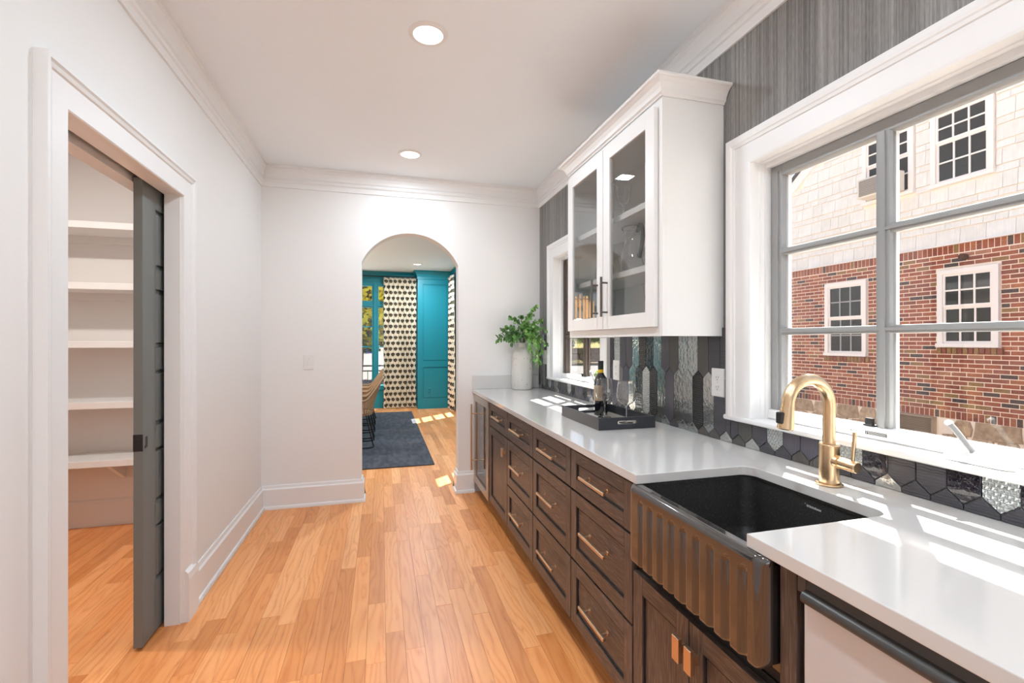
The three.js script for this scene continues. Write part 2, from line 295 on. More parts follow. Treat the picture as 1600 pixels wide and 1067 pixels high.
{ // rear wall behind the camera; its wide window is added to let daylight in
  const s = new THREE.Shape(); [[-3.6, -0.02], [XR + WT, -0.02], [XR + WT, CEIL + 0.02], [-3.6, CEIL + 0.02]].forEach(([x, y], i) => (i ? s.lineTo(x, y) : s.moveTo(x, y)));
  const h = new THREE.Path(); [[-0.8, 0.06], [1.3, 0.06], [1.3, 2.55], [-0.8, 2.55]].forEach(([x, y], i) => (i ? h.lineTo(x, y) : h.moveTo(x, y))); s.holes.push(h);
  struct('wall_rear', plateD(s, BACK - 0.18, BACK), M.wall);
  const w = structGroup('window_5');
  mesh('window_frame', [...[-0.8, -0.117, 0.567, 1.25].map((x) => bx(x, x + 0.05, 0.06, 2.55, BACK - 0.12, BACK - 0.06)), bx(-0.8, 1.3, 0.06, 0.12, BACK - 0.12, BACK - 0.06), bx(-0.8, 1.3, 2.49, 2.55, BACK - 0.12, BACK - 0.06)], M.white, w);
  for (const x of [-0.75, -0.067, 0.617]) mesh('pane', bx(x, x + 0.634, 0.12, 2.49, BACK - 0.092, BACK - 0.09), M.pane, w);
}
// closet beyond the pocket door
struct('wall_closet_back', bx(-3.6, -1.105, -0.02, CEIL + 0.02, 4.1, DB), M.closet);
struct('wall_closet_left', bx(-3.6, -3.45, -0.02, CEIL + 0.02, BACK, 4.1), M.closet);
struct('wall_closet_front', bx(-3.45, -1.105, -0.02, CEIL + 0.02, 1.0, 1.1), M.closet);
struct('baseboard_closet', sweep([V(-3.45, 0, 4.1), V(-1.105, 0, 4.1)], new THREE.Vector3(0, 1, 0), [[0, 0], [0.018, 0], [0.018, 0.165], [0.012, 0.175], [0.012, 0.185], [0, 0.195]]), M.closet);
// dining room shell
struct('wall_dining_left', bx(-3.6, -3.45, -0.02, CEIL + 0.02, DIN, DFAR + 0.2), M.teal);
const DW1 = [5.12, 5.52], DW2 = [8.55, 9.2];
struct('wall_dining_right', plateX(rect(DIN, DFAR + 0.2, -0.02, CEIL + 0.02), [rect(...DW1, 0.4, 2.25), rect(...DW2, 0.34, 2.3)], XR, XR + 0.09), M.teal);

// ------------------------------------------------------------------ crown, baseboards, casings
const UP = new THREE.Vector3(0, 1, 0);
const crown = [[0, -0.168], [0.010, -0.168], [0.010, -0.128], [0.019, -0.124], [0.023, -0.116], [0.019, -0.108], [0.014, -0.106], [0.014, -0.096], [0.022, -0.090], [0.024, -0.070], [0.030, -0.045], [0.042, -0.030], [0.042, -0.024], [0.050, -0.020], [0.050, 0], [0, 0]];
const cr = (a, b) => sweep([b, a], UP, crown);
struct('trim_1', cr(V(XL, CEIL, DB), V(XL, CEIL, BACK)), M.trim).name = 'trim_1';
struct('trim_2', cr(V(XR, CEIL, DB), V(XL, CEIL, DB)), M.trim);
struct('trim_3', cr(V(XR, CEIL, BACK), V(XR, CEIL, DB)), M.trim);
const base = [[0, 0.19], [0.006, 0.19], [0.009, 0.182], [0.011, 0.168], [0.018, 0.160], [0.02, 0.158], [0.02, 0.028], [0.028, 0.024], [0.032, 0.012], [0.032, 0], [0, 0]];
const bs = (...p) => sweep(p.reverse(), UP, base);
struct('baseboard_left', bs(V(XL, 0, DB), V(XL, 0, 2.69)), M.trim);
struct('baseboard_left_near', bs(V(XL, 0, 1.565), V(XL, 0, BACK)), M.trim);
struct('baseboard_back', bs(V(archX - archW, 0, DIN), V(archX - archW, 0, DB), V(XL, 0, DB)), M.trim);
struct('baseboard_back_right', bs(V(0.80, 0, DB), V(archX + archW, 0, DB), V(archX + archW, 0, DIN)), M.trim);
// casing round the pocket door
{
  const p = [V(XL, 0, 1.713), V(XL, 2.03, 1.713), V(XL, 2.03, 2.575), V(XL, 0, 2.575)], nX = new THREE.Vector3(1, 0, 0);
  const prof = [[0, -0.002], [0, 0.016], [-0.004, 0.02], [-0.082, 0.02], [-0.086, 0.026], [-0.096, 0.03], [-0.1, 0.026], [-0.105, 0.034], [-0.118, 0.034], [-0.118, -0.002]].map(([a, b]) => [-a, b]);
  const cas = structGroup('trim_4');
  const path = [p[3], p[2], p[1], p[0]];
  mesh('casing', sweep(path, nX, prof), M.trim, cas);
  mesh('plinth_block', [bx(XL - 0.002, XL + 0.038, 0, 0.20, 2.577, 2.70), sweep([V(XL, 0.2, 2.577), V(XL, 0.2, 2.70)], UP, [[0, 0], [0.038, 0], [0.034, 0.03], [0.02, 0.045], [0, 0.05]])], M.trim, cas);
  mesh('jamb', [bx(-0.982, XL - 0.003, 2.0305, 2.058, 1.7, 2.59), bx(-1.105, -1.037, 2.03, 2.058, 1.7, 2.59), bx(-0.982, XL + 0.004, 0, 2.04, 2.566, 2.582), bx(-1.105, -1.037, 0, 2.04, 2.566, 2.582), bx(-1.105, XL + 0.004, 0, 2.04, 1.70, 1.715)], M.trim, cas);
  mesh('track', [bx(-1.022, -0.997, 2.07, 2.085, 1.716, 2.6)], M.chrome, cas);
  mesh('track_housing', [bx(-1.04, -0.98, 2.125, 2.13, 1.716, 3.3)], M.black, cas);
}
// ------------------------------------------------------------------ pocket door, slid most of the way into the wall
{
  const door = structGroup('door_1', V(-1.0135, 0, 2.393)), d0 = 2.393, d1 = 3.2, x0 = -1.031, x1 = -0.996;
  const ys = [[0.241, 0.498], [0.598, 0.85], [0.953, 1.21], [1.312, 1.58], [1.671, 1.944]];
  const rails = [[0.012, 0.241], [0.498, 0.598], [0.85, 0.953], [1.21, 1.312], [1.58, 1.671], [1.944, 2.05]];
  mesh('frame', [rb(x0, x1, 0.012, 2.05, d0, 2.515, 0.002), rb(x0, x1, 0.012, 2.05, 3.075, d1, 0.002), ...rails.map(([a, b]) => bx(x0, x1, a, b, 2.51, 3.08))], M.doorGrey, door);
  for (const [a, b] of ys) {
    const gs = [bx(-1.021, -1.006, a, b, 2.512, 3.078)];
    for (const s of [1, -1]) { const xs = s > 0 ? -1.006 : -1.021; gs.push(slab(rect(2.53, 3.06, a + 0.016, b - 0.016), 0.008, 0.016, (p, q, h) => V(xs + s * h, q, p))); }
    mesh('panel', gs, M.doorGrey, door);
  }
  mesh('edge_pull', [rb(-1.0315, -0.9955, 0.863, 0.936, d0 - 0.0015, d0 + 0.012, 0.001), rb(-1.022, -1.005, 0.882, 0.918, d0 - 0.004, d0, 0.001)], M.black, door);
  const cup = mesh('flush_pull', [bx(-0.997, -0.9945, 0.863, 0.936, 2.394, 2.449)], M.doorGrey, door);
  mesh('recess', [bx(-0.9946, -0.9938, 0.875, 0.922, 2.414, 2.434), bx(-0.9946, -0.9936, 0.872, 0.885, 2.408, 2.424)], M.black, cup);
}
// ------------------------------------------------------------------ closet shelves
{
  const say = ['top white closet shelf, high above the pocket door pull', 'second white closet shelf from the top', 'white closet shelf at eye level, edge on', 'second white closet shelf from the bottom', 'lowest white closet shelf with a triangular bracket under it'];
  [2.146, 1.735, 1.341, 0.93, 0.536].forEach((y, i) => {
    const t = thing('closet_shelf', say[i], 'shelf', V(-2.2, y - 0.046, 3.95), 'closet shelves');
    mesh('board', rb(-3.4, -1.12, y - 0.046, y, 3.795, 4.1, 0.003), M.white, t);
    mesh('cleat', [bx(-3.4, -1.12, y - 0.1, y - 0.046, 4.082, 4.1)], M.closet, t);
    if (i === 4) mesh('bracket', [plateX([[4.099, y - 0.046], [3.86, y - 0.046], [4.099, y - 0.2]], [], -1.835, -1.81)], M.white, t);
  });
}

// ------------------------------------------------------------------ windows over the counter
function makeWindow(name, Dc, sashM = M.sash) {
  const w = structGroup(name, V(XR, 1.015, Dc)), nX = new THREE.Vector3(-1, 0, 0);
  const o = 0.442, yt = 2.043, yb = 1.03;
  const path = [V(XR, yb, Dc - o), V(XR, yt, Dc - o), V(XR, yt, Dc + o), V(XR, yb, Dc + o)];
  const prof = [[-0.006, -0.09], [-0.006, -0.052], [0, -0.05], [0, -0.028], [0.004, -0.026], [0.004, -0.004], [0, -0.002], [0, 0.021], [0.008, 0.023], [0.078, 0.023], [0.08, 0.028], [0.09, 0.03], [0.094, 0.034], [0.106, 0.036], [0.122, 0.033], [0.122, -0.001]];
  mesh('casing', sweep(path, nX, prof), M.trim, w);
  mesh('window_frame', [bx(1.465, 1.56, 1.0, 2.07, Dc - 0.47, Dc - 0.432), bx(1.465, 1.56, 1.0, 2.07, Dc + 0.432, Dc + 0.47), bx(1.4656, 1.559, 2.0242, 2.07, Dc - 0.432, Dc + 0.432), bx(1.44, 1.60, 1.0, 1.0325, Dc - 0.432, Dc + 0.432),
    bx(1.4185, 1.4645, 1.036, 2.046, Dc - 0.47, Dc - 0.4505), bx(1.4185, 1.4645, 1.036, 2.046, Dc + 0.4505, Dc + 0.47), bx(1.4185, 1.4645, 2.0505, 2.07, Dc - 0.45, Dc + 0.45)], M.trim, w);
  const sash = mesh('sash', [rb(1.488, 1.53, 1.06, 2.024, Dc + 0.381, Dc + 0.434, 0.004), rb(1.488, 1.53, 1.06, 2.024, Dc - 0.434, Dc - 0.381, 0.004), rb(1.4886, 1.53, 1.982, 2.0236, Dc - 0.3812, Dc + 0.3812, 0.003),
    bx(1.482, 1.489, 1.07, 2.0, Dc + 0.395, Dc + 0.42), bx(1.482, 1.489, 1.07, 2.0, Dc - 0.42, Dc - 0.395)], sashM, w);
  mesh('sash_rail', [rb(1.472, 1.53, 1.034, 1.073, Dc - 0.436, Dc + 0.436, 0.008, 2)], M.trim, w);
  const bar = (d0, d1, y0, y1, q = 0) => [rb(1.486 + q, 1.503 + q, y0, y1, d0, d1, 0.003), bx(1.480 + q, 1.487 + q, y0 + (d1 - d0 < 0.1 ? 0 : 0.008), y1 - (d1 - d0 < 0.1 ? 0 : 0.008), d0 + (d1 - d0 < 0.1 ? 0.012 : 0), d1 - (d1 - d0 < 0.1 ? 0.012 : 0))];
  mesh('mullion', bar(Dc - 0.021, Dc + 0.021, 1.07, 1.984), sashM, w);
  for (const y of [1.377, 1.685]) mesh('muntin', bar(Dc - 0.3805, Dc + 0.3805, y - 0.0125, y + 0.0125, 0.0011), sashM, w);
  mesh('outer_bar', [bx(1.513, 1.526, 1.07, 1.984, Dc - 0.021, Dc + 0.021), ...[1.377, 1.685].map((y) => bx(1.5136, 1.5255, y - 0.012, y + 0.012, Dc - 0.374, Dc + 0.374)), bx(1.513, 1.53, 1.07, 1.984, Dc + 0.374, Dc + 0.384), bx(1.513, 1.53, 1.07, 1.984, Dc - 0.384, Dc - 0.374)], sashM === M.sash ? M.white : sashM, w);
  const yy = [[1.07, 1.3645], [1.3895, 1.6725], [1.6975, 1.985]];
  for (const [a, b] of yy) for (const [c, d] of [[Dc - 0.384, Dc - 0.021], [Dc + 0.021, Dc + 0.384]]) mesh('pane', bx(1.507, 1.509, a - 0.0125, b + 0.0125, c - 0.01, d + 0.01), M.pane, w);
  mesh('stool', [rb(1.387, 1.490, 1.014, 1.034, Dc - 0.585, Dc + 0.585, 0.007, 3)], M.trim, w);
  return w;
}
const win1 = makeWindow('window_1', W1); makeWindow('window_2', W2, M.sashShaded);
mesh('warning_sticker', (() => { const g = new THREE.PlaneGeometry(0.118, 0.011); g.rotateY(-Math.PI / 2); g.translate(1.4715, 1.0535, -(W1 + 0.036)); return g; })(), std({ roughness: 0.5, map: canvasTex(708, 66, (c, w, h) => {
  c.fillStyle = '#f4f4f0'; c.fillRect(0, 0, w, h); c.fillStyle = '#111'; c.font = 'bold 46px sans-serif'; c.fillText('WARNING', 62, 50); c.beginPath(); c.moveTo(8, 54); c.lineTo(34, 10); c.lineTo(58, 54); c.fill();
  c.fillStyle = '#f4f4f0'; c.fillRect(31, 24, 5, 16); c.fillRect(31, 44, 5, 5); c.fillStyle = '#111'; c.fillRect(310, 0, 398, h); c.fillStyle = '#ddd'; for (let r = 0; r < 3; r++) for (let x = 324; x < 690; x += 30 + 8 * ((x + r * 7) % 3)) c.fillRect(x, 10 + r * 18, 22 + 6 * (x % 2), 7); }) }), win1);
{ // sash latch and cranks
  const l = mesh('sash_latch', [rb(1.478, 1.49, 1.07, 1.078, 1.105, 1.145, 0.002), rb(1.474, 1.488, 1.076, 1.099, 1.112, 1.136, 0.003)], M.black, win1);
  function crank(Dc, label) {
    const t = thing('window_crank', label, 'crank', V(1.43, 1.034, Dc), 'window cranks');
    const body = grid((u, v) => { const a = u * Math.PI * 2, r = Math.sin(Math.acos(clamp(v * 2 - 1, -1, 1)) ) , q = 0.075 * (v * 2 - 1); return V(1.43 + 0.026 * Math.pow(Math.max(0, 1 - Math.pow(Math.abs(v * 2 - 1), 6)), 0.5) * Math.cos(a), 1.036 + 0.024 * Math.max(0, Math.sin(a)) * Math.pow(Math.max(0, 1 - Math.pow(Math.abs(v * 2 - 1), 6)), 0.5), Dc + q); }, 24, 20);
    mesh('housing', [body], M.white, t);
    mesh('lever', [tube([V(1.432, 1.055, Dc + 0.005), V(1.43, 1.075, Dc + 0.022), V(1.429, 1.1, Dc + 0.04), V(1.428, 1.125, Dc + 0.06)], 0.007, 10, 20)], M.sash, t);
    mesh('hub', [new THREE.SphereGeometry(0.013, 16, 12).translate(1.432, 1.052, -(Dc + 0.003))], M.white, t);
    mesh('knob', [new THREE.SphereGeometry(0.0095, 14, 10).scale(1, 0.8, 1).translate(1.4275, 1.127, -(Dc + 0.062))], M.white, t);
    return t;
  }
  crank(0.815, 'white crank with raised grey lever on the sill of the big window over the sink');
  crank(2.99, 'white crank on the sill of the far window, behind the wine bottle');
  const b = mesh('sash_latch', [rb(1.474, 1.488, 1.072, 1.095, W2 + 0.02, W2 + 0.035, 0.003)], M.black, scene.getObjectByName('window_2'));
}

// ------------------------------------------------------------------ wall tile: elongated hexagons, each a piece of the right wall
const tileM = {
  matte: std({ color: lin(0.062, 0.06, 0.07), roughness: 0.36, bumpMap: reliefWaves, bumpScale: 0.0012 }),
  plum: std({ color: lin(0.086, 0.084, 0.108), roughness: 0.24, bumpMap: reliefLines, bumpScale: 0.0008 }),
  silver: std({ color: lin(0.46, 0.48, 0.47), roughness: 0.13, metalness: 0.8, bumpMap: reliefHammer, bumpScale: 0.0010 }),
  silverCroc: std({ color: lin(0.52, 0.56, 0.56), roughness: 0.13, metalness: 0.75, bumpMap: reliefCroc, bumpScale: 0.003 }),
  blackCroc: std({ color: lin(0.012, 0.012, 0.013), roughness: 0.1, bumpMap: reliefCroc, bumpScale: 0.004 }),
  gloss: phy({ color: lin(0.014, 0.012, 0.02), roughness: 0.05, clearcoat: 1, bumpMap: reliefHammer, bumpScale: 0.003 }),
  smoke: std({ color: lin(0.09, 0.086, 0.08), roughness: 0.22, bumpMap: reliefLines, bumpScale: 0.001 }),
};
{
  const t = structGroup('wall_right_tile'), P = 0.0735, pitch = 0.2465, d00 = 1.8635;
  const regs = [[1.652, 2.742, 0.914, 1.40], [0.30, 1.652, 0.914, 1.014], [2.742, 3.86, 0.914, 1.014], [3.86, DB - 0.002, 0.914, 1.40]];
  mesh('grout', regs.map(([a, b, c, e]) => bx(XR - 0.003, XR + 0.001, c, e, a, b)), std({ color: lin(0.22, 0.22, 0.22), roughness: 0.9 }), t);
  const fixed = { '0,-1': 'silver', '0,0': 'blackCroc', '0,1': 'silver', '0,2': 'silver', '0,3': 'plum', '0,4': 'silver', '0,5': 'blackCroc', '0,6': 'silverCroc', '0,7': 'gloss', '0,8': 'silver', '0,9': 'plum', '0,-2': 'matte', '0,-3': 'matte', '0,-4': 'smoke', '0,-5': 'matte', '0,-6': 'silverCroc', '0,-7': 'plum', '0,-8': 'plum', '0,-9': 'silver', '0,-10': 'silverCroc', '0,-11': 'gloss', '0,-12': 'matte', '0,-13': 'matte', '0,-14': 'gloss', '0,-15': 'silverCroc', '0,-16': 'gloss',
    '1,0': 'smoke', '1,-1': 'matte', '1,-2': 'matte', '1,1': 'silver', '1,2': 'silver', '1,3': 'smoke', '1,4': 'plum', '1,5': 'silver', '1,6': 'gloss', '1,7': 'blackCroc', '1,8': 'silver', '1,9': 'plum', '1,10': 'plum', '1,11': 'silverCroc', '1,12': 'gloss', '1,13': 'plum' };
  const kinds = ['matte', 'plum', 'silver', 'smoke', 'blackCroc', 'gloss', 'silver', 'plum', 'smoke', 'silverCroc'];
  for (let r = -1; r <= 1; r++) for (let k = -22; k < 34; k++) {
    const dc = d00 + k * P - (r ? P / 2 : 0), y0 = 0.929 + r * pitch, hw = P / 2 - 0.0012;
    const hex = [[dc, y0 + 0.0015], [dc + hw, y0 + 0.031], [dc + hw, y0 + 0.246], [dc, y0 + 0.2755], [dc - hw, y0 + 0.246], [dc - hw, y0 + 0.031]];
    const key = r === -1 ? pick(['matte', 'smoke', 'matte', 'silver']) : fixed[r + ',' + k] || pick(kinds);
    for (const [a, b, c, e] of regs) {
      const p = clipPoly(hex, a + 0.001, b - 0.001, c + 0.001, e - 0.001); if (!p.length) continue;
      const g = slab(p, 0.0075 + rnd() * 0.0012, 0.0016, (u, v, h) => V(XR - 0.001 - h, v, u));
      const uv = g.attributes.uv, ps = g.attributes.position; for (let i = 0; i < uv.count; i++) uv.setXY(i, (-ps.getZ(i) - dc) + 0.0365, ps.getY(i) - y0);
      mesh('tile', g, tileM[key], t);
    }
  }
}

// ------------------------------------------------------------------ countertop
{
  const t = thing('countertop', 'white quartz countertop running along the windows with the sink cut into it', 'countertop', V(1.1, 0.884, 2.1));
  const s = new THREE.Shape(), X0 = 0.781, X1 = 1.4165, D0 = 0.12, D1 = DB, a = 0.865, b = 1.336, xb = 1.213, r = 0.042;
  s.moveTo(X0, D0); s.lineTo(X1, D0); s.lineTo(X1, D1); s.lineTo(X0, D1); s.lineTo(X0, b); s.lineTo(xb - r, b); s.absarc(xb - r, b - r, r, Math.PI / 2, 0, true); s.lineTo(xb, a + r); s.absarc(xb - r, a + r, r, 0, -Math.PI / 2, true); s.lineTo(X0, a); s.lineTo(X0, D0);
  let g = new THREE.ExtrudeGeometry(s, { depth: 0.026, bevelEnabled: true, bevelSize: 0.002, bevelThickness: 0.002, bevelOffset: -0.002, bevelSegments: 2, curveSegments: 14 });
  g.rotateX(-Math.PI / 2); g.translate(0, 0.886, 0);
  mesh('slab', g, M.quartz, t);
  const u = mesh('upstand', rb(0.781, 1.4, 0.9145, 1.034, DB - 0.02, DB - 0.0005, 0.002), M.quartz);
  u.name = 'backsplash_upstand'; tag(u, 'low white quartz upstand against the white back wall behind the vase', 'backsplash');
}

// ------------------------------------------------------------------ base cabinets
const XF = 0.805, XBk = 0.825;
function front(d0, d1, y0, y1, ou = rr(0, 5)) {  // shaker front: stiles, rails and a sunk panel
  const f = 0.055, gs = [];
  gs.push(boxUV(rb(XF, XBk, y0, y1, d0, d0 + f, 0.0015), 'y', ou, rr(0, 3)), boxUV(rb(XF, XBk, y0, y1, d1 - f, d1, 0.0015), 'y', ou + 1.3, rr(0, 3)));
  const rf = y1 - y0 < 0.2 ? 0.048 : f;
  gs.push(boxUV(rb(XF, XBk, y0, y0 + rf, d0 + f, d1 - f, 0.0015), 'd', ou, rr(0, 3)), boxUV(rb(XF, XBk, y1 - rf, y1, d0 + f, d1 - f, 0.0015), 'd', ou + 2, rr(0, 3)));
  gs.push(boxUV(bx(XF + 0.009, XBk - 0.002, y0 + rf - 0.002, y1 - rf + 0.002, d0 + f - 0.002, d1 - f + 0.002), y1 - y0 > 0.4 ? 'y' : 'd', ou + 3, rr(0, 3)));
  return gs;
}
function shade_strip(parent, d0, d1, y0, y1) { const f = 0.055, r = y1 - y0 < 0.2 ? 0.048 : f, w = 0.006, x0 = XF + 0.0035, x1 = XF + 0.0095, a = d0 + f, b = d1 - f, c = y0 + r, e = y1 - r; mesh('shade_strip', [bx(x0, x1, c, e, a - 0.001, a + w), bx(x0, x1, c, e, b - w, b + 0.001), bx(x0, x1, c - 0.001, c + w, a + w, b - w), bx(x0, x1, e - w, e + 0.001, a + w, b - w)], M.cabinetBox, parent); }  // thin dark strips stand in for the shade along the sunk panel edges
function pull(parent, dc, y, len = 0.222) {
  const h = mesh('handle', [rb(0.765, 0.779, y - 0.007, y + 0.007, dc - len / 2, dc + len / 2, 0.004, 2), ...[-1, 1].flatMap((s) => [cyl(V(XF + 0.001, y, dc + s * (len / 2 - 0.035)), V(0.778, y, dc + s * (len / 2 - 0.035)), 0.0048), cyl(V(XF + 0.001, y, dc + s * (len / 2 - 0.035)), V(XF - 0.004, y, dc + s * (len / 2 - 0.035)), 0.008)])], M.brassPull, parent);
  return h;
}
const carcass = (t, d0, d1, top = 0.884) => { mesh('carcass', [bx(0.8255, 1.41, 0.1, top, d0, d1), bx(0.885, 1.41, 0, 0.1, d0, d1)], M.cabinetBox, t); };
const rows = [[0.699, 0.866], [0.396, 0.689], [0.115, 0.386]];
function drawerBase(name, label, d0, d1) {
  const t = thing(name, label, 'cabinet', V(1.1, 0, (d0 + d1) / 2), 'drawer base cabinets');
  carcass(t, d0, d1);
  rows.forEach(([a, b], i) => { const dr = mesh('drawer', front(d0 + 0.0045, d1 - 0.0045, a, b), M.cabinet, t); shade_strip(dr, d0 + 0.0045, d1 - 0.0045, a, b); pull(dr, (d0 + d1) / 2 - 0.012, i === 0 ? 0.788 : i === 1 ? 0.56 : 0.264); });
  return t;
}
const A0 = 1.398, A1 = 1.929, B1 = 2.467, C1 = 3.017, E1 = 3.541;
drawerBase('drawer_cabinet', 'dark oak three-drawer cabinet right beside the black sink', A0, A1);
drawerBase('drawer_cabinet', 'dark oak three-drawer cabinet second from the black sink', A1, B1);
drawerBase('drawer_cabinet', 'dark oak three-drawer cabinet third from the sink, beside the single-door cabinet', B1, C1);
{
  const t = thing('door_cabinet', 'dark oak cabinet with one drawer over one door, beside the wine cooler', 'cabinet', V(1.1, 0, 3.28));
  carcass(t, C1, E1);
  { const q = mesh('drawer', front(C1 + 0.0045, E1 - 0.0045, ...rows[0]), M.cabinet, t); pull(q, 3.225, 0.793); shade_strip(q, C1 + 0.0045, E1 - 0.0045, ...rows[0]); }
  const dr = mesh('door', front(C1 + 0.0045, E1 - 0.0045, 0.115, 0.689), M.cabinet, t); shade_strip(dr, C1 + 0.0045, E1 - 0.0045, 0.115, 0.689);
  mesh('tab_pull', [rb(0.774, 0.787, 0.567, 0.625, 3.035, 3.07, 0.002), bx(0.786, XF, 0.585, 0.607, 3.045, 3.06)], M.brassPull, dr);
}
{
  const t = thing('sink_cabinet', 'dark oak two-door cabinet below the fluted black apron sink', 'cabinet', V(1.1, 0, 1.08));
  mesh('carcass', [bx(0.8255, 1.41, 0.1, 0.6, 0.752, A0), bx(0.885, 1.41, 0, 0.1, 0.752, A0), bx(0.8255, 1.41, 0.6, 0.884, A0 - 0.016, A0), bx(0.8255, 1.41, 0.6, 0.884, 0.752, 0.79), bx(0.83, 0.9, 0.6, 0.63, 0.8, A0 - 0.02)], M.cabinetBox, t);
  mesh('filler_panel', boxUV(rb(XF - 0.006, XBk + 0.02, 0.11, 0.884, 0.753, 0.793, 0.002), 'y', 0.4, 0.2), M.cabinet, t);
  for (const [a, b, k] of [[1.104, A0 - 0.004, 1.12], [0.797, 1.100, 1.068]]) {
    const dr = mesh('door', front(a, b, 0.115, 0.582), M.cabinet, t); shade_strip(dr, a, b, 0.115, 0.582);
    mesh('tab_pull', [rb(0.774, 0.787, 0.464, 0.531, k - 0.014, k + 0.016, 0.002), bx(0.786, XF, 0.485, 0.51, k - 0.006, k + 0.008)], M.brassPull, dr);
  }
}
// ------------------------------------------------------------------ apron sink
{
  const t = thing('apron_sink', 'glossy black apron-front sink with a fluted front set in the white countertop', 'sink', V(1.0, 0.64, 1.08));
  const d0 = 0.803, d1 = 1.362, y0 = 0.64, y1 = 0.884, xf = 0.764, R = 0.03;
  const flutes = Array.from({ length: 9 }, (_, i) => 1.2815 - i * 0.0527).filter((c) => c > d0 + 0.05);
  const fl = (d, y) => { let s = 0; for (const c of flutes) { const w = 0.0135, dd = Math.abs(d - c), yt = 0.848 - w, r = y > yt ? Math.hypot(dd, y - yt) : dd; if (r < w) s = Math.max(s, 0.0115 * Math.pow(Math.cos(r / w * Math.PI / 2), 0.75)); } return s; };
  const L = d1 - d0, yN = 56, dN = 300, prof = (u) => { // across: side, round corner, front, round corner, side
    const side = 0.05, arc = R * Math.PI / 2, fr = L - 2 * R, tot = 2 * side + 2 * arc + fr, s = u * tot;
    if (s < side) return [d1, xf + R + side - s, 0]; if (s < side + arc) { const a = (s - side) / R; return [d1 - R + R * Math.cos(a), xf + R - R * Math.sin(a), 0]; }
    if (s < side + arc + fr) return [d1 - R - (s - side - arc), xf, 1]; if (s < side + 2 * arc + fr) { const a = (s - side - arc - fr) / R; return [d0 + R - R * Math.sin(a), xf + R - R * Math.cos(a), 0]; }
    return [d0, xf + R + (s - side - 2 * arc - fr), 0];
  };
  const apron = grid((u, v) => { const [d, x, f] = prof(u); // v: bottom lip, face, round top, rim
    const lip = 0.012; let y = lerp(y0, y1, v), inx = 0; const cornerLift = Math.max(0, 1 - Math.min(d1 - d, d - d0) / 0.03); 
    const yb = y0 + 0.022 * cornerLift * cornerLift; y = lerp(yb, y1, v);
    if (v > 0.94) { const a = (v - 0.94) / 0.06; inx = 0.014 * (1 - Math.cos(a * Math.PI / 2)); y = lerp(yb, y1, 0.94) + (y1 - lerp(yb, y1, 0.94)) * Math.sin(a * Math.PI / 2); }
    if (v < 0.04) { const a = (0.04 - v) / 0.04; inx = 0.008 * a * a; }
    return V(x + fl(d, y) * f + inx, y, d); }, dN, yN);
  mesh('apron', [apron], M.sink, t);
  const bx0 = 0.80, bx1 = 1.225, bd0 = 0.852, bd1 = 1.349, bot = 0.66;
  const ring = (u, inset, r) => { // rounded rectangle
    const x0 = bx0 + inset, x1 = bx1 - inset, a0 = bd0 + inset, a1 = bd1 - inset, w = x1 - x0 - 2 * r, l = a1 - a0 - 2 * r, arc = r * Math.PI / 2, tot = 2 * (w + l) + 4 * arc; let s = (u % 1) * tot;
    if (s < w) return [x0 + r + s, a1]; s -= w; if (s < arc) { const a = s / r; return [x1 - r + r * Math.sin(a), a1 - r + r * Math.cos(a)]; } s -= arc;
    if (s < l) return [x1, a1 - r - s]; s -= l; if (s < arc) { const a = s / r; return [x1 - r + r * Math.cos(a), a0 + r - r * Math.sin(a)]; } s -= arc;
    if (s < w) return [x1 - r - s, a0]; s -= w; if (s < arc) { const a = s / r; return [x0 + r - r * Math.sin(a), a0 + r - r * Math.cos(a)]; } s -= arc;
    if (s < l) return [x0, a0 + r + s]; s -= l; { const a = Math.min(s / r, Math.PI / 2); return [x0 + r - r * Math.cos(a), a1 - r + r * Math.sin(a)]; }
  };
  const steps = [[-0.018, 0.8835, 0.04], [-0.006, 0.8838, 0.04], [0, 0.880, 0.04], [0.002, 0.872, 0.04], [0.008, 0.71, 0.04], [0.014, 0.69, 0.04], [0.03, 0.672, 0.03], [0.06, 0.664, 0.025], [0.15, 0.661, 0.02], [0.19, 0.66, 0.01]];
  const basin = grid((u, v) => { const k = v * (steps.length - 1), i = Math.min(Math.floor(k), steps.length - 2), f = k - i, a = steps[i], b = steps[i + 1], q = ring(u, lerp(a[0], b[0], f), lerp(a[2], b[2], f)); return V(q[0], lerp(a[1], b[1], f), q[1]); }, 160, 36);
  basin.deleteAttribute('uv'); 
  const nb = basin.toNonIndexed(); nb.deleteAttribute('normal'); const bb = basin.clone();
  mesh('basin', boxUV(bb.toNonIndexed()), M.basin, t);
  mesh('rim', [rb(xf + 0.012, 0.803, 0.872, 0.8842, d0 + 0.03, d1 - 0.03, 0.005, 2), bx(0.79, 1.26, 0.868, 0.8825, bd1 + 0.004, d1), bx(0.79, 1.26, 0.868, 0.8825, d0, bd0 - 0.004), bx(1.232, 1.28, 0.868, 0.8825, d0, d1)], M.sink, t);
  mesh('shell', [bx(0.80, 1.28, y0 + 0.012, 0.655, d0 + 0.01, d1 - 0.01), bx(0.81, 1.28, y0, 0.868, d0, d0 + 0.02), bx(0.81, 1.28, y0, 0.868, d1 - 0.008, d1), bx(1.25, 1.28, y0, 0.868, d0, d1)], M.sink, t);
  mesh('drain', [lathe([[0.001, 0.002], [0.03, 0.002], [0.04, 0.004], [0.045, 0.001]], 28).translate(1.01, 0.661, -1.1)], M.chrome, t);
  const logo = new THREE.PlaneGeometry(0.056, 0.014); logo.rotateY(-Math.PI / 2); logo.translate(1.2205, 0.8515, -1.094);
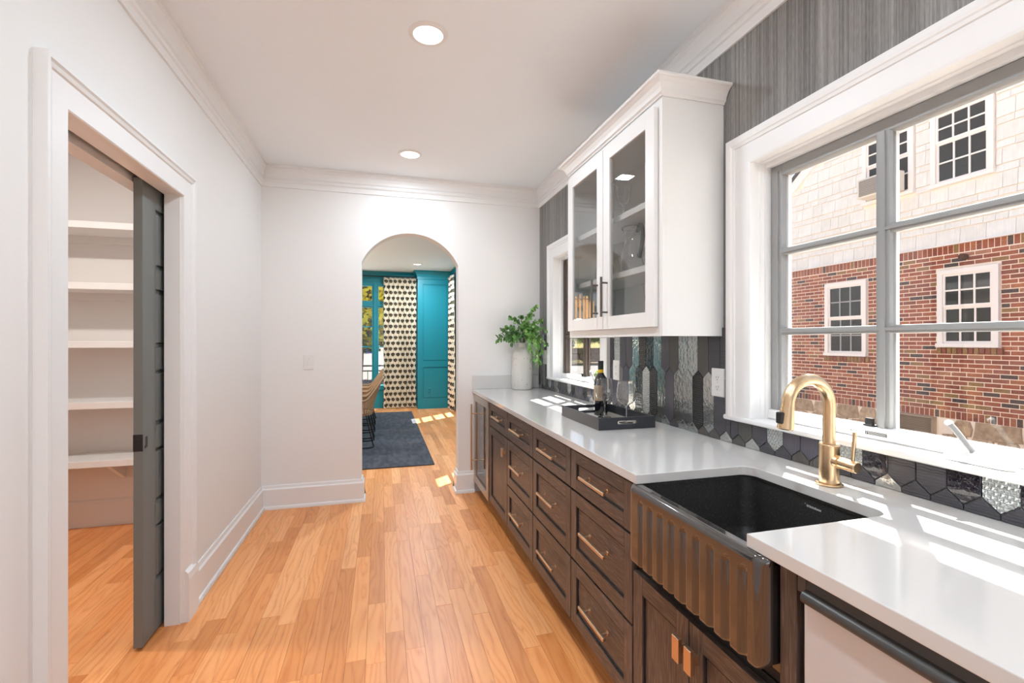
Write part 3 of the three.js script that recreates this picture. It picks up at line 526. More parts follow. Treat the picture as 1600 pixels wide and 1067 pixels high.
  mesh('brand_mark', logo, std({ color: lin(0.8, 0.8, 0.78), roughness: 0.5, transparent: true, alphaMap: (() => { const q = canvasTex(448, 112, (c, w, h) => { c.fillStyle = '#000'; c.fillRect(0, 0, w, h); c.fillStyle = '#fff'; c.font = 'italic bold 74px serif'; c.fillText('Whitehaus', 52, 84); c.font = 'bold 40px serif'; c.fillText('v', 12, 38); }); q.colorSpace = THREE.NoColorSpace; return q; })() }), t);
}
// ------------------------------------------------------------------ faucet
{
  const t = thing('faucet', 'brushed brass gooseneck faucet with side lever behind the black sink', 'faucet', V(1.282, 0.914, 1.093)), X = 1.282, D = 1.093;
  mesh('base', [lathe([[0.001, 0], [0.036, 0], [0.036, 0.005], [0.033, 0.007], [0.001, 0.007]], 40).translate(X, 0.914, -D)], M.brass, t);
  mesh('body', [lathe([[0.026, 0.006], [0.0265, 0.02], [0.0265, 0.118], [0.025, 0.124], [0.001, 0.124]], 40).translate(X, 0.914, -D)], M.brass, t);
  const xs = 1.126, r = (X - 1.13) / 2, cx = (X + 1.13) / 2, pts = [V(X, 1.036, D), V(X, 1.08, D), V(X, 1.12, D)];
  for (let i = 0; i <= 12; i++) { const a = i / 12 * Math.PI; pts.push(V(cx + r * Math.cos(a), 1.152 + 0.0755 * Math.sin(a), D)); }
  pts.push(V(1.129, 1.148, D));
  mesh('neck', [tube(pts, 0.0172, 24, 90)], M.brass, t);
  mesh('spray_head', [cyl(V(1.129, 1.152, D), V(1.1215, 1.088, D), 0.0178, 0.0225, 28), cyl(V(1.1215, 1.089, D), V(1.121, 1.085, D), 0.02, 0.018, 28)], M.brass, t);
  mesh('button', [rb(1.094, 1.110, 1.104, 1.137, D - 0.009, D + 0.009, 0.004, 2)], M.black, t);
  mesh('valve', [cyl(V(X, 0.99, D), V(X + 0.002, 0.985, D - 0.082), 0.0165, 0.0165, 28), cyl(V(X + 0.002, 0.985, D - 0.082), V(X + 0.002, 0.9848, D - 0.085), 0.0165, 0.0145, 28), cyl(V(X, 0.99, D), V(X, 0.988, D - 0.034), 0.0185, 0.0185, 28)], M.brass, t);
  mesh('lever', [cyl(V(X + 0.002, 0.998, D - 0.07), V(X + 0.006, 1.082, D - 0.074), 0.0048, 0.0058, 16)], M.brass, t);
}
// ------------------------------------------------------------------ dishwasher
{
  const t = thing('dishwasher', 'stainless dishwasher with a black bar handle under the counter right of the sink', 'dishwasher', V(1.1, 0, 0.44));
  mesh('body', [bx(0.83, 1.41, 0.02, 0.88, 0.15, 0.75)], M.black, t);
  mesh('door', [rb(0.80, 0.829, 0.11, 0.842, 0.151, 0.7365, 0.003)], M.steel, t);
  const n = 26, pr = []; for (let i = 0; i <= n; i++) { const a = i / n; pr.push([lerp(0.800, 0.786, Math.sin(a * Math.PI * 0.55)), lerp(0.878, 0.834, a)]); }
  mesh('handle', [grid((u, v) => { const k = v * n, i = Math.min(n - 1, Math.floor(k)), f = k - i; const y = lerp(0.880, 0.833, v), x = v < 0.5 ? 0.800 - 0.006 * v : 0.797 - 0.016 * Math.sqrt(Math.max(0, 1 - Math.pow((v - 0.78) / 0.28, 2))); return V(x, y, lerp(0.728, 0.152, u)); }, 4, 40), bx(0.80, 0.829, 0.843, 0.88, 0.152, 0.728), bx(0.786, 0.81, 0.833, 0.846, 0.7265, 0.728)], std({ color: lin(0.055, 0.053, 0.05), roughness: 0.33 }), t);
  mesh('trim_end', [rb(0.796, 0.829, 0.845, 0.878, 0.7285, 0.748, 0.002)], M.cabinet, t);
  mesh('toe_panel', [bx(0.86, 0.88, 0.0, 0.1, 0.152, 0.748)], M.black, t);
}
// ------------------------------------------------------------------ wine cooler
{
  const t = thing('wine_cooler', 'built-in wine cooler with a stainless framed glass door against the back wall', 'fridge', V(1.1, 0, 3.83)), d0 = E1 + 0.004, d1 = DB - 0.012, f = 0.058;
  mesh('cabinet', [bx(0.84, 0.86, 0.09, 0.884, d0, d0 + 0.02), bx(1.36, 1.40, 0.09, 0.884, d0, d1), bx(0.84, 1.40, 0.86, 0.884, d0, d1), bx(0.84, 1.40, 0.09, 0.11, d0, d1), bx(0.84, 1.40, 0.09, 0.884, d0, d0 + 0.02), bx(0.84, 1.40, 0.09, 0.884, d1 - 0.02, d1), bx(0.9, 1.40, 0, 0.09, d0, d1)], M.black, t);
  const dr = mesh('door', [rb(0.793, 0.832, 0.105, 0.874, d0, d0 + f, 0.002), rb(0.793, 0.832, 0.105, 0.874, d1 - f, d1, 0.002), rb(0.793, 0.832, 0.105, 0.105 + f, d0 + f, d1 - f, 0.002), rb(0.793, 0.832, 0.874 - f, 0.874, d0 + f, d1 - f, 0.002)], std({ color: lin(0.52, 0.47, 0.42), metalness: 0.9, roughness: 0.28 }), t);
  mesh('glass', bx(0.805, 0.812, 0.105 + f, 0.874 - f, d0 + f, d1 - f), phy({ color: lin(0.5, 0.48, 0.46), roughness: 0, transmission: 1, thickness: 0, ior: 1.6 }), dr);
  mesh('handle', [cyl(V(0.746, 0.235, 3.985), V(0.746, 0.80, 3.985), 0.008), cyl(V(0.746, 0.32, 3.985), V(0.795, 0.32, 3.985), 0.006), cyl(V(0.746, 0.72, 3.985), V(0.795, 0.72, 3.985), 0.006)], M.brassPull, dr);
  for (let i = 0; i < 6; i++) { const y = 0.2 + i * 0.105; mesh('rack', [bx(0.845, 0.865, y, y + 0.03, d0 + 0.03, d1 - 0.03), ...[0.95, 1.05, 1.15, 1.25].map((x) => bx(x, x + 0.02, y, y + 0.01, d0 + 0.03, d1 - 0.03))], std({ color: lin(0.50, 0.34, 0.2), roughness: 0.5 }), t); }
}

// ------------------------------------------------------------------ glass-front wall cabinet
{
  const t = thing('wall_cabinet', 'white wall cabinet with two glass doors between the two windows', 'cabinet', V(1.27, 1.362, 2.19)), x0 = 1.118, x1 = 1.417, d0 = 1.703, d1 = 2.69, y0 = 1.362, y1 = 2.36;
  mesh('carcass', [bx(x0 + 0.0192, x1, y0, y1, d0, d0 + 0.019), bx(x0 + 0.0192, x1, y0, y1, d1 - 0.019, d1), bx(x0 + 0.0192, x1 - 0.008, y0 + 0.012, y0 + 0.038, d0 + 0.019, d1 - 0.019), bx(x0 + 0.0192, x1 - 0.008, y1 - 0.03, y1, d0 + 0.019, d1 - 0.019), bx(x1 - 0.008, x1, y0 + 0.01, y1, d0 + 0.019, d1 - 0.019)], M.white, t);
  mesh('face_frame', [bx(x0, x0 + 0.019, y0, y1, d0, d0 + 0.036), bx(x0, x0 + 0.019, y0, y1, d1 - 0.036, d1), bx(x0, x0 + 0.019, y0, y0 + 0.045, d0 + 0.036, d1 - 0.036), bx(x0, x0 + 0.019, y1 - 0.05, y1, d0 + 0.036, d1 - 0.036)], M.white, t);
  const cp = [[0, 0], [0.006, 0], [0.008, 0.006], [0.016, 0.012], [0.017, 0.018], [0.02, 0.028], [0.03, 0.044], [0.046, 0.056], [0.052, 0.058], [0.055, 0.062], [0.055, 0.07], [0, 0.07]];
  mesh('crown', sweep([V(x1, 2.352, d0 - 0.0006), V(x0 - 0.0006, 2.352, d0 - 0.0006), V(x0 - 0.0006, 2.352, d1 + 0.0006), V(x1, 2.352, d1 + 0.0006)].reverse(), UP, cp), M.white, t);
  mesh('crown_top', bx(x0, x1, 2.415, 2.421, d0, d1), M.white, t);
  const glassM = phy({ color: lin(0.86, 0.86, 0.85), roughness: 0, transmission: 1, thickness: 0, ior: 1.55, specularIntensity: 0.6 });
  for (const [a, b, hd] of [[1.733, 2.2, 2.153], [2.206, 2.672, 2.262]]) {
    const f = 0.068, xa = 1.097, xb = 1.1165, ya = 1.401, yb = 2.322;
    const dr = mesh('door', [rb(xa, xb, ya, yb, a, a + f, 0.0015), rb(xa, xb, ya, yb, b - f, b, 0.0015), rb(xa, xb, ya, ya + 0.064, a + f, b - f, 0.0015), rb(xa, xb, yb - 0.068, yb, a + f, b - f, 0.0015)], M.white, t);
    mesh('glass', bx(1.1045, 1.1065, ya + 0.055, yb - 0.06, a + f - 0.006, b - f + 0.006), glassM, dr);
    mesh('handle', [cyl(V(1.063, 1.463, hd), V(1.063, 1.663, hd), 0.0062), cyl(V(1.063, 1.486, hd), V(xa + 0.001, 1.486, hd), 0.0045), cyl(V(1.063, 1.634, hd), V(xa + 0.001, 1.634, hd), 0.0045)], M.darkPull, dr);
  }
  for (const y of [1.975, 1.688]) mesh('shelf', rb(1.155, x1 - 0.008, y - 0.03, y, d0 + 0.02, d1 - 0.02, 0.002), M.white, t);
}
// glassware behind the doors and on the tray
const wineProfile = [[0.036, 0], [0.0355, 0.0025], [0.02, 0.004], [0.006, 0.008], [0.0042, 0.03], [0.0042, 0.075], [0.008, 0.088], [0.03, 0.099], [0.043, 0.112], [0.0475, 0.13], [0.046, 0.165], [0.042, 0.19], [0.0385, 0.212]];
// a closed glass wall: the outer profile and, back down, the inner one
const shell = (p, w = 0.0012, seg = 44) => lathe([...p, ...p.slice().reverse().map(([r, y], i) => [Math.max(0.0004, r - w), y + (i === p.length - 1 ? w * 1.6 : w * 0.5)])], seg);
function stemware(name, label, pos, prof, cat, group) { const t = thing(name, label, cat, pos, group); const split = prof.findIndex(([r, y], i) => i > 4 && r > 0.007) - 1; mesh('stem', lathe([[0.001, 0], ...prof.slice(0, split + 1), [0.001, prof[split][1]]], 32).translate(pos.x, pos.y, pos.z), M.glassSolid, t); mesh('bowl', shell([[0.0005, prof[split][1]], ...prof.slice(split)]).translate(pos.x, pos.y, pos.z), M.glass, t); return t; }
M.glassSolid = phy({ color: lin(1, 1, 1), roughness: 0, transmission: 1, thickness: 0.01, ior: 1.5 });
const wg = stemware('wine_glass', 'stemmed wine glass at the tray end nearest the sink', V(1.198, 0.9265, 2.146), wineProfile, 'glass', 'wine glasses on the tray');
dup(wg, V(1.171, 0.9265, 2.332), 'stemmed wine glass standing right in front of the wine bottle');
const gobProfile = [[0.036, 0], [0.034, 0.003], [0.015, 0.006], [0.005, 0.012], [0.0045, 0.05], [0.006, 0.085], [0.0075, 0.092], [0.022, 0.098], [0.031, 0.112], [0.036, 0.145], [0.041, 0.185], [0.044, 0.2]];
const gb = stemware('goblet', 'clear goblet on the top shelf behind the right glass door, nearest the back', V(1.24, 1.976, 2.25), gobProfile, 'glass', 'glasses in the wall cabinet');
dup(gb, V(1.23, 1.976, 1.93), 'tall clear goblet on the top shelf at the right edge of the right glass door');
dup(gb, V(1.25, 1.976, 2.5), 'clear goblet on the top shelf behind the left glass door');
dup(gb, V(1.24, 1.401, 1.97), 'clear goblet on the cabinet floor behind the right glass door');
{
  const prof = [[0.001, 0], [0.028, 0.001], [0.036, 0.01], [0.046, 0.035], [0.047, 0.055], [0.041, 0.085], [0.035, 0.105]];
  const t = thing('tumbler', 'round clear stemless glass beside the glass pitcher', 'glass', V(1.25, 1.689, 1.99), 'glasses in the wall cabinet');
  mesh('body', shell(prof, 0.0014, 36).translate(1.25, 1.689, -1.99), M.glass, t);
  [[1.23, 2.36, 'round clear stemless glass behind the left glass door, beside the door meeting line'], [1.25, 2.47, 'round clear stemless glass in the middle behind the left glass door'], [1.28, 2.57, 'round clear stemless glass farthest along the middle shelf behind the left door']].forEach(([x, d, l]) => dup(t, V(x, 1.689, d), l));
}
{
  const c = V(1.255, 1.689, 2.175), t = thing('pitcher', 'clear glass pitcher with a dark handle and rim in the wall cabinet', 'pitcher', c), R = 0.068;
  const prof = [[0.001, 0.004], [0.05, 0.004], [0.062, 0.015], [0.067, 0.04], [0.063, 0.08], [0.05, 0.14], [0.042, 0.185], [0.043, 0.21], [0.054, 0.238]];
  const g = shell(prof, 0.002, 48); const p = g.attributes.position; for (let i = 0; i < p.count; i++) { const y = p.getY(i), z = p.getZ(i); if (y > 0.2 && z < 0) p.setZ(i, z * (1 + 0.55 * (y - 0.2) / 0.038 * Math.pow(Math.max(0, -z) / 0.054, 2))); } g.computeVertexNormals();
  mesh('body', g.translate(c.x, c.y, c.z), M.glass, t);
  const rim = []; for (let i = 0; i < 40; i++) { const a = i / 40 * Math.PI * 2, z = -0.054 * Math.cos(a), x = 0.054 * Math.sin(a); rim.push(new THREE.Vector3(c.x + x, c.y + 0.238, c.z + (z < 0 ? z * (1 + 0.55 * Math.pow(-z / 0.054, 2)) : z))); }
  mesh('rim', tube(rim, 0.0022, 8, 80, true), M.darkPull, t);
  mesh('handle', [tube([V(c.x, c.y + 0.205, 2.133), V(c.x, c.y + 0.236, 2.115), V(c.x - 0.004, c.y + 0.22, 2.082), V(c.x - 0.006, c.y + 0.17, 2.072), V(c.x - 0.006, c.y + 0.115, 2.085), V(c.x - 0.005, c.y + 0.085, 2.1)], 0.0105, 12, 50), new THREE.SphereGeometry(0.0145, 14, 10).translate(c.x - 0.005, c.y + 0.083, -2.101)], M.black, t);
}
// ------------------------------------------------------------------ tray and bottle
{
  const x0 = 0.997, x1 = 1.302, d0 = 2.045, d1 = 2.52, y0 = 0.915, y1 = 0.972, t = thing('serving_tray', 'black rectangular serving tray with slotted handles on the white countertop', 'tray', V(1.15, y0, 2.28)), k = 0.011;
  const end = (d) => { const s = new THREE.Shape([[x0, y0], [x1, y0], [x1, y1], [x0, y1]].map((p) => new THREE.Vector2(...p))), c = (x0 + x1) / 2, h = new THREE.Path(), yy = (y0 + y1) / 2 + 0.004, r = 0.0085, w = 0.044; h.absarc(c - w, yy, r, Math.PI / 2, Math.PI * 1.5); h.absarc(c + w, yy, r, -Math.PI / 2, Math.PI / 2); s.holes.push(h); return plateD(s, d, d + k); };
  mesh('frame', [end(d0), end(d1 - k), bx(x0, x0 + k, y0, y1, d0 + k, d1 - k), bx(x1 - k, x1, y0, y1, d0 + k, d1 - k)], M.tray, t);
  mesh('floor', [bx(x0 + k, x1 - k, y0 + 0.002, y0 + 0.011, d0 + k, d1 - k)], M.trayFloor, t);
  const c = V(1.19, 0.9265, 2.415), b = thing('wine_bottle', 'dark wine bottle with a yellow neck band standing in the black tray', 'bottle', c);
  mesh('body', lathe([[0.001, 0.006], [0.02, 0.003], [0.034, 0], [0.0375, 0.004], [0.0375, 0.185], [0.035, 0.205], [0.02, 0.226], [0.0145, 0.24], [0.0142, 0.295], [0.001, 0.296]], 40).translate(c.x, c.y, c.z), M.bottle, b);
  mesh('capsule', lathe([[0.0146, 0.252], [0.0152, 0.254], [0.0152, 0.302], [0.014, 0.304], [0.001, 0.304]], 32).translate(c.x, c.y, c.z), M.black, b);
  mesh('neck_band', lathe([[0.0149, 0.236], [0.0156, 0.238], [0.0156, 0.254], [0.0149, 0.256]], 32).translate(c.x, c.y, c.z), M.yellow, b);
  const lab = new THREE.CylinderGeometry(0.0378, 0.0378, 0.085, 24, 1, true, Math.PI * 0.72, Math.PI * 0.75).rotateY(Math.PI * 0.45).translate(c.x, c.y + 0.125, c.z);
  mesh('label', lab, std({ roughness: 0.6, side: THREE.DoubleSide, map: canvasTex(128, 128, (q, w, h) => { q.fillStyle = '#c8b08c'; q.fillRect(0, 0, w, h); q.fillStyle = '#7d6850'; for (let y = 6; y < h; y += 11) q.fillRect(4, y, w - 8, 2.5); for (let x = 10; x < w; x += 30) q.fillRect(x, 0, 2, h); }) }), b);
}
// ------------------------------------------------------------------ vase and greenery
{
  const c = V(1.215, 0.914, 4.028), t = thing('vase', 'tall white speckled ceramic vase in the counter corner', 'vase', c);
  const vg = lathe([[0.001, 0.0], [0.086, 0], [0.092, 0.006], [0.095, 0.05], [0.096, 0.2], [0.093, 0.285], [0.078, 0.335], [0.052, 0.365], [0.036, 0.378], [0.034, 0.40], [0.038, 0.413], [0.034, 0.413], [0.03, 0.40], [0.03, 0.36]], 48);
  mesh('body', vg.scale(1, 1, 0.93).translate(c.x, c.y, c.z), M.vase, t);
  const mouth = V(1.215, 1.31, 4.028), b = thing('leafy_bouquet', 'bunch of bright green leafy branches standing in the white vase', 'plant', mouth);
  const leafG = (l, w) => grid((u, v) => new THREE.Vector3((u - 0.5) * w * 2 * Math.sqrt(Math.max(0, Math.sin(Math.PI * Math.pow(v, 0.75)))), 0.12 * l * Math.sin(v * 2.6) - Math.abs(u - 0.5) * w * -0.5, v * l), 2, 6);
  const leafs = [leafG(0.046, 0.011), leafG(0.03, 0.0125), leafG(0.042, 0.0075), leafG(0.025, 0.0115)];
  // ends of the branches: x, y, d away from the mouth, and kind
  const ends = [[-0.20, 0.09, -0.12, 0], [-0.22, 0.04, -0.04, 0], [-0.16, 0.06, -0.10, 0], [-0.13, 0.01, -0.12, 0], [-0.12, 0.21, -0.03, 1], [-0.09, 0.18, -0.08, 1], [-0.03, 0.22, -0.02, 1], [0.03, 0.21, -0.09, 1], [0.06, 0.24, -0.05, 1], [0.09, 0.29, -0.09, 1], [0.12, 0.18, -0.14, 1], [0.02, 0.13, -0.18, 1], [-0.07, 0.13, -0.16, 1], [-0.03, 0.09, -0.18, 3], [0.06, -0.17, -0.19, 2], [0.09, -0.14, -0.14, 2], [0.03, -0.13, -0.16, 2], [0.05, -0.10, -0.20, 2], [0.10, -0.06, -0.16, 2], [0.00, -0.04, -0.18, 2], [0.10, 0.05, -0.16, 3], [0.13, -0.01, -0.22, 3], [-0.10, 0.05, -0.15, 0], [0.0, 0.17, -0.10, 3], [0.10, 0.11, -0.28, 3], [-0.15, 0.13, 0.01, 1], [0.10, 0.08, -0.07, 2], [0.07, 0.12, -0.20, 1], [0.04, 0.05, -0.22, 3], [0.08, 0.02, -0.12, 3]];
  let nl = 0;
  for (const [ex, ey, d, k] of ends) {
    const x = ex * 1.14 + 0.012, y = ey * 1.13;
    const e = V(mouth.x + x, mouth.y + y, 4.028 + d), m = V(mouth.x + x * 0.45, mouth.y + Math.max(y, 0.05) * 0.75 + (k === 2 ? 0.11 : 0.03), 4.028 + d * 0.5), m2 = k === 2 ? V(mouth.x + x * 0.85, mouth.y + 0.03, 4.028 + d * 0.85) : m.clone().lerp(e, 0.5).add(new THREE.Vector3(0, 0.01, 0));
    const cur = new THREE.CatmullRomCurve3([V(1.215 + x * 0.05, 1.2, 4.028 + d * 0.04), mouth.clone().add(new THREE.Vector3(x * 0.08, 0.01, -d * 0.08)), m, m2, e]);
    const br = mesh('branch', new THREE.TubeGeometry(cur, 24, 0.0016, 5), M.stem, b);
    const n = k === 2 ? 34 : 26;
    for (let i = 0; i < n; i++) {
      const s = lerp(0.38, 1, (i + rnd() * 0.5) / n), p = cur.getPoint(Math.min(s, 1)), tg = cur.getTangent(Math.min(s, 1));
      const side = new THREE.Vector3(rr(-1, 1), rr(-0.5, 0.9), rr(-1, 1)).cross(tg).normalize().multiplyScalar(k === 2 ? 0.55 : 1).addScaledVector(tg, k === 2 ? 0.9 : 0.5).normalize();
      const q = new THREE.Mesh(leafs[k === 2 ? 2 : k === 0 ? 0 : pick([1, 3, 3])], k === 2 ? M.leaves[pick([1, 1, 3, 0])] : k === 0 ? M.leaves[pick([0, 2, 4])] : M.leaves[pick([0, 1, 3, 2, 4])]);
      q.quaternion.setFromUnitVectors(new THREE.Vector3(0, 0, 1), side); q.rotateZ(rr(-1.2, 1.2)); q.position.copy(p).sub(b.position); q.scale.setScalar(rr(0.8, 1.2));
      q.name = 'leaf'; q.castShadow = q.receiveShadow = true; if (nl < 300) { br.add(q); nl++; } else { (b.userData.extra ||= []).push(q); }
    }
  }
  const ex = b.userData.extra || []; delete b.userData.extra;
  for (const mm of M.leaves) { const gs = ex.filter((q) => q.material === mm).map((q) => { q.updateMatrix(); return q.geometry.clone().applyMatrix4(q.matrix).translate(b.position.x, b.position.y, b.position.z); }); if (gs.length) mesh('small_leaves', gs, mm, b).userData.kind = 'stuff'; }
}
// ------------------------------------------------------------------ outlets and switch
function outlet(label, d, y, plateM = M.plastic) {
  const t = thing('outlet', label, 'outlet', V(1.41, y, d), 'duplex outlets'), xf = 1.4035;
  mesh('plate', [slab(rect(d - 0.04, d + 0.04, y - 0.0615, y + 0.0615), 0.006, 0.004, (a, b, h) => V(1.411 - h, b, a))], plateM, t);
  for (const s of [1, -1]) { const f = mesh('receptacle', [rb(xf, 1.406, y + s * 0.021 - 0.014, y + s * 0.021 + 0.014, d - 0.017, d + 0.017, 0.006, 2)], plateM, t); mesh('slot', [bx(xf - 0.0004, xf + 0.001, y + s * 0.021 - 0.002, y + s * 0.021 + 0.007, d - 0.0075, d - 0.0055), bx(xf - 0.0004, xf + 0.001, y + s * 0.021 - 0.002, y + s * 0.021 + 0.006, d + 0.0055, d + 0.0075), cyl(V(xf - 0.0004, y + s * 0.021 - 0.008, d), V(xf + 0.001, y + s * 0.021 - 0.008, d), 0.0024)], M.black, f); }
  mesh('screw', [cyl(V(1.4042, y, d), V(1.406, y, d), 0.003)], M.chrome, t);
  return t;
}
outlet('white outlet on the dark tile beside the big window', 1.7255, 1.161);
outlet('white outlet on the dark tile beside the far window, behind the wine glass', 2.641, 1.161);
outlet('white outlet on the wall between the far window and the vase, half hidden by leaves', 3.965, 1.20);
{
  const t = thing('light_switch', 'white toggle light switch on the white wall beside the arch', 'light switch', V(-0.569, 1.169, DB)), x = -0.569, y = 1.169;
  mesh('plate', [slab(rect(x - 0.038, x + 0.038, y - 0.06, y + 0.06), 0.006, 0.004, (a, b, h) => V(a, b, DB - h))], M.plastic, t);
  mesh('toggle', [rb(x - 0.005, x + 0.005, y - 0.004, y + 0.013, DB - 0.017, DB - 0.004, 0.002)], M.plastic, t);
  for (const s of [-1, 1]) mesh('screw', [cyl(V(x, y + s * 0.03, DB - 0.0055), V(x, y + s * 0.03, DB - 0.0068), 0.003)], M.chrome, t);
}
// ------------------------------------------------------------------ recessed lights
function can(label, x, d, power = LAMP, color = [0.885, 1.0, 1.105]) {
  const t = thing('recessed_light', label, 'ceiling light', V(x, CEIL, d), 'recessed ceiling lights');
  mesh('trim_ring', lathe([[0.066, -0.001], [0.068, -0.008], [0.078, -0.008], [0.088, -0.003], [0.09, 0.0]], 48).translate(x, CEIL, -d), M.white, t);
  mesh('lamp_lens', new THREE.CylinderGeometry(0.067, 0.067, 0.003, 40).translate(x, CEIL - 0.004, -d), M.glow, t);
  const l = new THREE.RectAreaLight(new THREE.Color(...color), power, 0.118, 0.118); l.name = 'lamp'; l.position.set(0, -0.008, 0); l.rotation.x = -Math.PI / 2; t.add(l);
}
can('recessed ceiling light nearer the camera, the larger disc', 0.207, 2.172, LAMP * 0.92);
can('recessed ceiling light farther down the room, near the arch', 0.21, 3.6, LAMP * 0.6);
can('added recessed ceiling light over the camera, out of view', 0.207, 0.75, LAMP * 0.8);  // this lamp and the next two are unseen, added to brighten the room
can('added recessed ceiling light behind the camera, out of view', 0.207, -0.7, LAMP * 1.15);
can('added recessed ceiling light farthest behind the camera, out of view', 0.207, -2.1);
can('recessed ceiling light in the teal dining room, seen through the arch', 0.632, 8.68, LAMP * 2.6);
can('recessed ceiling light in the dining room near the arch, hidden by the wall', 0.632, 5.6, LAMP * 2.6);
can('recessed ceiling light in the dining room over the chairs', -1.7, 7.1, LAMP * 2.6);
can('added recessed ceiling light inside the closet, out of view', -1.9, 2.6, LAMP * 2.0, [1, 0.97, 0.95]);  // lamp added out of view to brighten the closet

// ------------------------------------------------------------------ dining room
{
  const far = 9.83;
  // far wall with its wide window
  const s = new THREE.Shape([[-3.6, -0.02], [XR + WT, -0.02], [XR + WT, CEIL + 0.02], [-3.6, CEIL + 0.02]].map((p) => new THREE.Vector2(...p)));
  const h = new THREE.Path([[-2.6, 0.42], [0.62, 0.42], [0.62, 2.50], [-2.6, 2.50]].map((p) => new THREE.Vector2(...p))); s.holes.push(h);
  struct('wall_dining_far', plateD(s, far, far + 0.18), M.teal);
  const w = structGroup('window_3', V(-1, 0.42, far));
  const posts = [-0.115, -0.84, -1.56, -2.29, 0.6].map((x) => [rb(x - 0.063, x + 0.063, 0.42, 2.5, far - 0.03, far + 0.1, 0.004), rb(x - 0.03, x + 0.03, 0.42, 2.5, far - 0.055, far - 0.028, 0.006)]).flat();
  mesh('mullion', posts, M.teal, w);
  mesh('window_frame', [rb(-2.65, 0.66, 2.45, 2.53, far - 0.035, far + 0.1, 0.004), rb(-2.65, 0.66, 0.37, 0.46, far - 0.05, far + 0.1, 0.004), rb(-2.65, 0.66, 2.02, 2.15, far - 0.0255, far + 0.08, 0.004), rb(-2.65, 0.66, 2.04, 2.07, far - 0.05, far - 0.03, 0.004)], M.teal, w);
  for (const x of [-0.115, -0.84, -1.56, 0.6]) { const a = x - 0.725 + 0.063, b = x - 0.063; for (const y of [1.23, 1.635]) mesh('muntin', rb(a, b, y - 0.011, y + 0.011, far + 0.02, far + 0.05, 0.003), M.teal, w); mesh('pane', bx(a, b, 0.45, 2.03, far + 0.034, far + 0.036), M.pane, w); mesh('transom_pane', bx(a, b, 2.14, 2.46, far + 0.034, far + 0.036), M.pane, w); }
  struct('trim_5', sweep([V(-3.45, CEIL, far), V(0.69, CEIL, far)], UP, [[0, -0.13], [0.02, -0.13], [0.02, -0.1], [0.035, -0.085], [0.045, -0.05], [0.08, -0.02], [0.085, 0], [0, 0]]), M.teal);
  struct('trim_6', sweep([V(XR, CEIL, far), V(XR, CEIL, DIN)], UP, [[0, -0.13], [0.02, -0.13], [0.02, -0.1], [0.035, -0.085], [0.045, -0.05], [0.08, -0.02], [0.085, 0], [0, 0]]), M.teal);
  // pier between the windows
  const pier = structGroup('wall_dining_pier', V(1.0, 0, 9.5)), pd = 9.5;
  mesh('pier_body', [bx(0.70, XR, 0, CEIL, pd, far)], M.teal, pier);
  mesh('pier_frame', [bx(0.70, 0.795, 0, CEIL, pd - 0.018, pd), bx(1.30, XR, 0, CEIL, pd - 0.018, pd), bx(0.795, 1.30, 2.48, CEIL, pd - 0.018, pd), bx(0.795, 1.30, 0.83, 0.94, pd - 0.018, pd), bx(0.795, 1.30, 0, 0.2, pd - 0.018, pd)], M.teal, pier);
  mesh('pier_crown', sweep([V(0.70, CEIL, far), V(0.70, CEIL, pd - 0.018), V(XR, CEIL, pd - 0.018)], UP, [[0, -0.17], [0.012, -0.165], [0.014, -0.12], [0.03, -0.07], [0.06, -0.03], [0.085, -0.02], [0.085, 0], [0, 0]]), M.teal, pier);
  for (const [a, b] of [[0.94, 2.48], [0.2, 0.83]]) mesh('pier_panel', slab(rect(0.815, 1.28, a + 0.02, b - 0.02), 0.008, 0.008, (x, y, q) => V(x, y, pd - q)), M.teal, pier);
  const oc = thing('wall_outlet', 'teal painted outlet low on the teal dining room pier', 'outlet', V(0.93, 0.35, pd));
  mesh('plate', slab(rect(0.893, 0.967, 0.29, 0.41), 0.014, 0.003, (x, y, q) => V(x, y, pd - q)), M.teal, oc);
  for (const y of [0.328, 0.372]) mesh('receptacle', slab(rect(0.915, 0.945, y - 0.013, y + 0.013), 0.0165, 0.003, (x, yy, q) => V(x, yy, pd - q)), std({ color: lin(0.004, 0.12, 0.155), roughness: 0.4 }), oc);
  // side windows
  for (const [n, [a, b], y0, y1] of [['window_4', DW2, 0.34, 2.3], ['window_6', DW1, 0.4, 2.25]]) { const q = structGroup(n, V(XR, y0, a)); mesh('window_frame', [bx(XR + 0.04, XR + 0.12, y0, y1, a, a + 0.04), bx(XR + 0.04, XR + 0.12, y0, y1, b - 0.04, b), bx(XR + 0.04, XR + 0.12, y0, y0 + 0.05, a, b), bx(XR + 0.04, XR + 0.12, y1 - 0.05, y1, a, b), ...[0.25, 0.5, 0.75].map((k) => bx(XR + 0.06, XR + 0.1, lerp(y0, y1, k) - 0.015, lerp(y0, y1, k) + 0.015, a, b))], M.teal, q); for (let k = 0; k < 4; k++) mesh('pane', bx(XR + 0.078, XR + 0.08, lerp(y0, y1, k / 4), lerp(y0, y1, (k + 1) / 4), a + 0.03, b - 0.03), M.pane, q); }
  // curtains on their rods
  const wave = (u) => 0.035 * Math.sin(u * Math.PI * 2 * 6.5) + 0.012 * Math.sin(u * 31);
  const cur = (a, b, label, rodA, rodB) => { const L = a.distanceTo(b), dir = b.clone().sub(a).normalize(), nrm = new THREE.Vector3(-dir.z, 0, dir.x), t = thing('curtain', label, 'curtain', a.clone().lerp(b, 0.5)); t.position.y = 0.012;
    mesh('panel', grid((u, v) => { const k = wave(u) * (0.75 + 0.35 * (1 - v)); return a.clone().addScaledVector(dir, u * L + 0.006 * Math.sin(v * 7 + u * 9)).addScaledVector(nrm, k).setY(lerp(0.012, 2.6, v)); }, 160, 16, (u, v) => [u * L * 1.35, v * 2.6]), M.curtain, t);
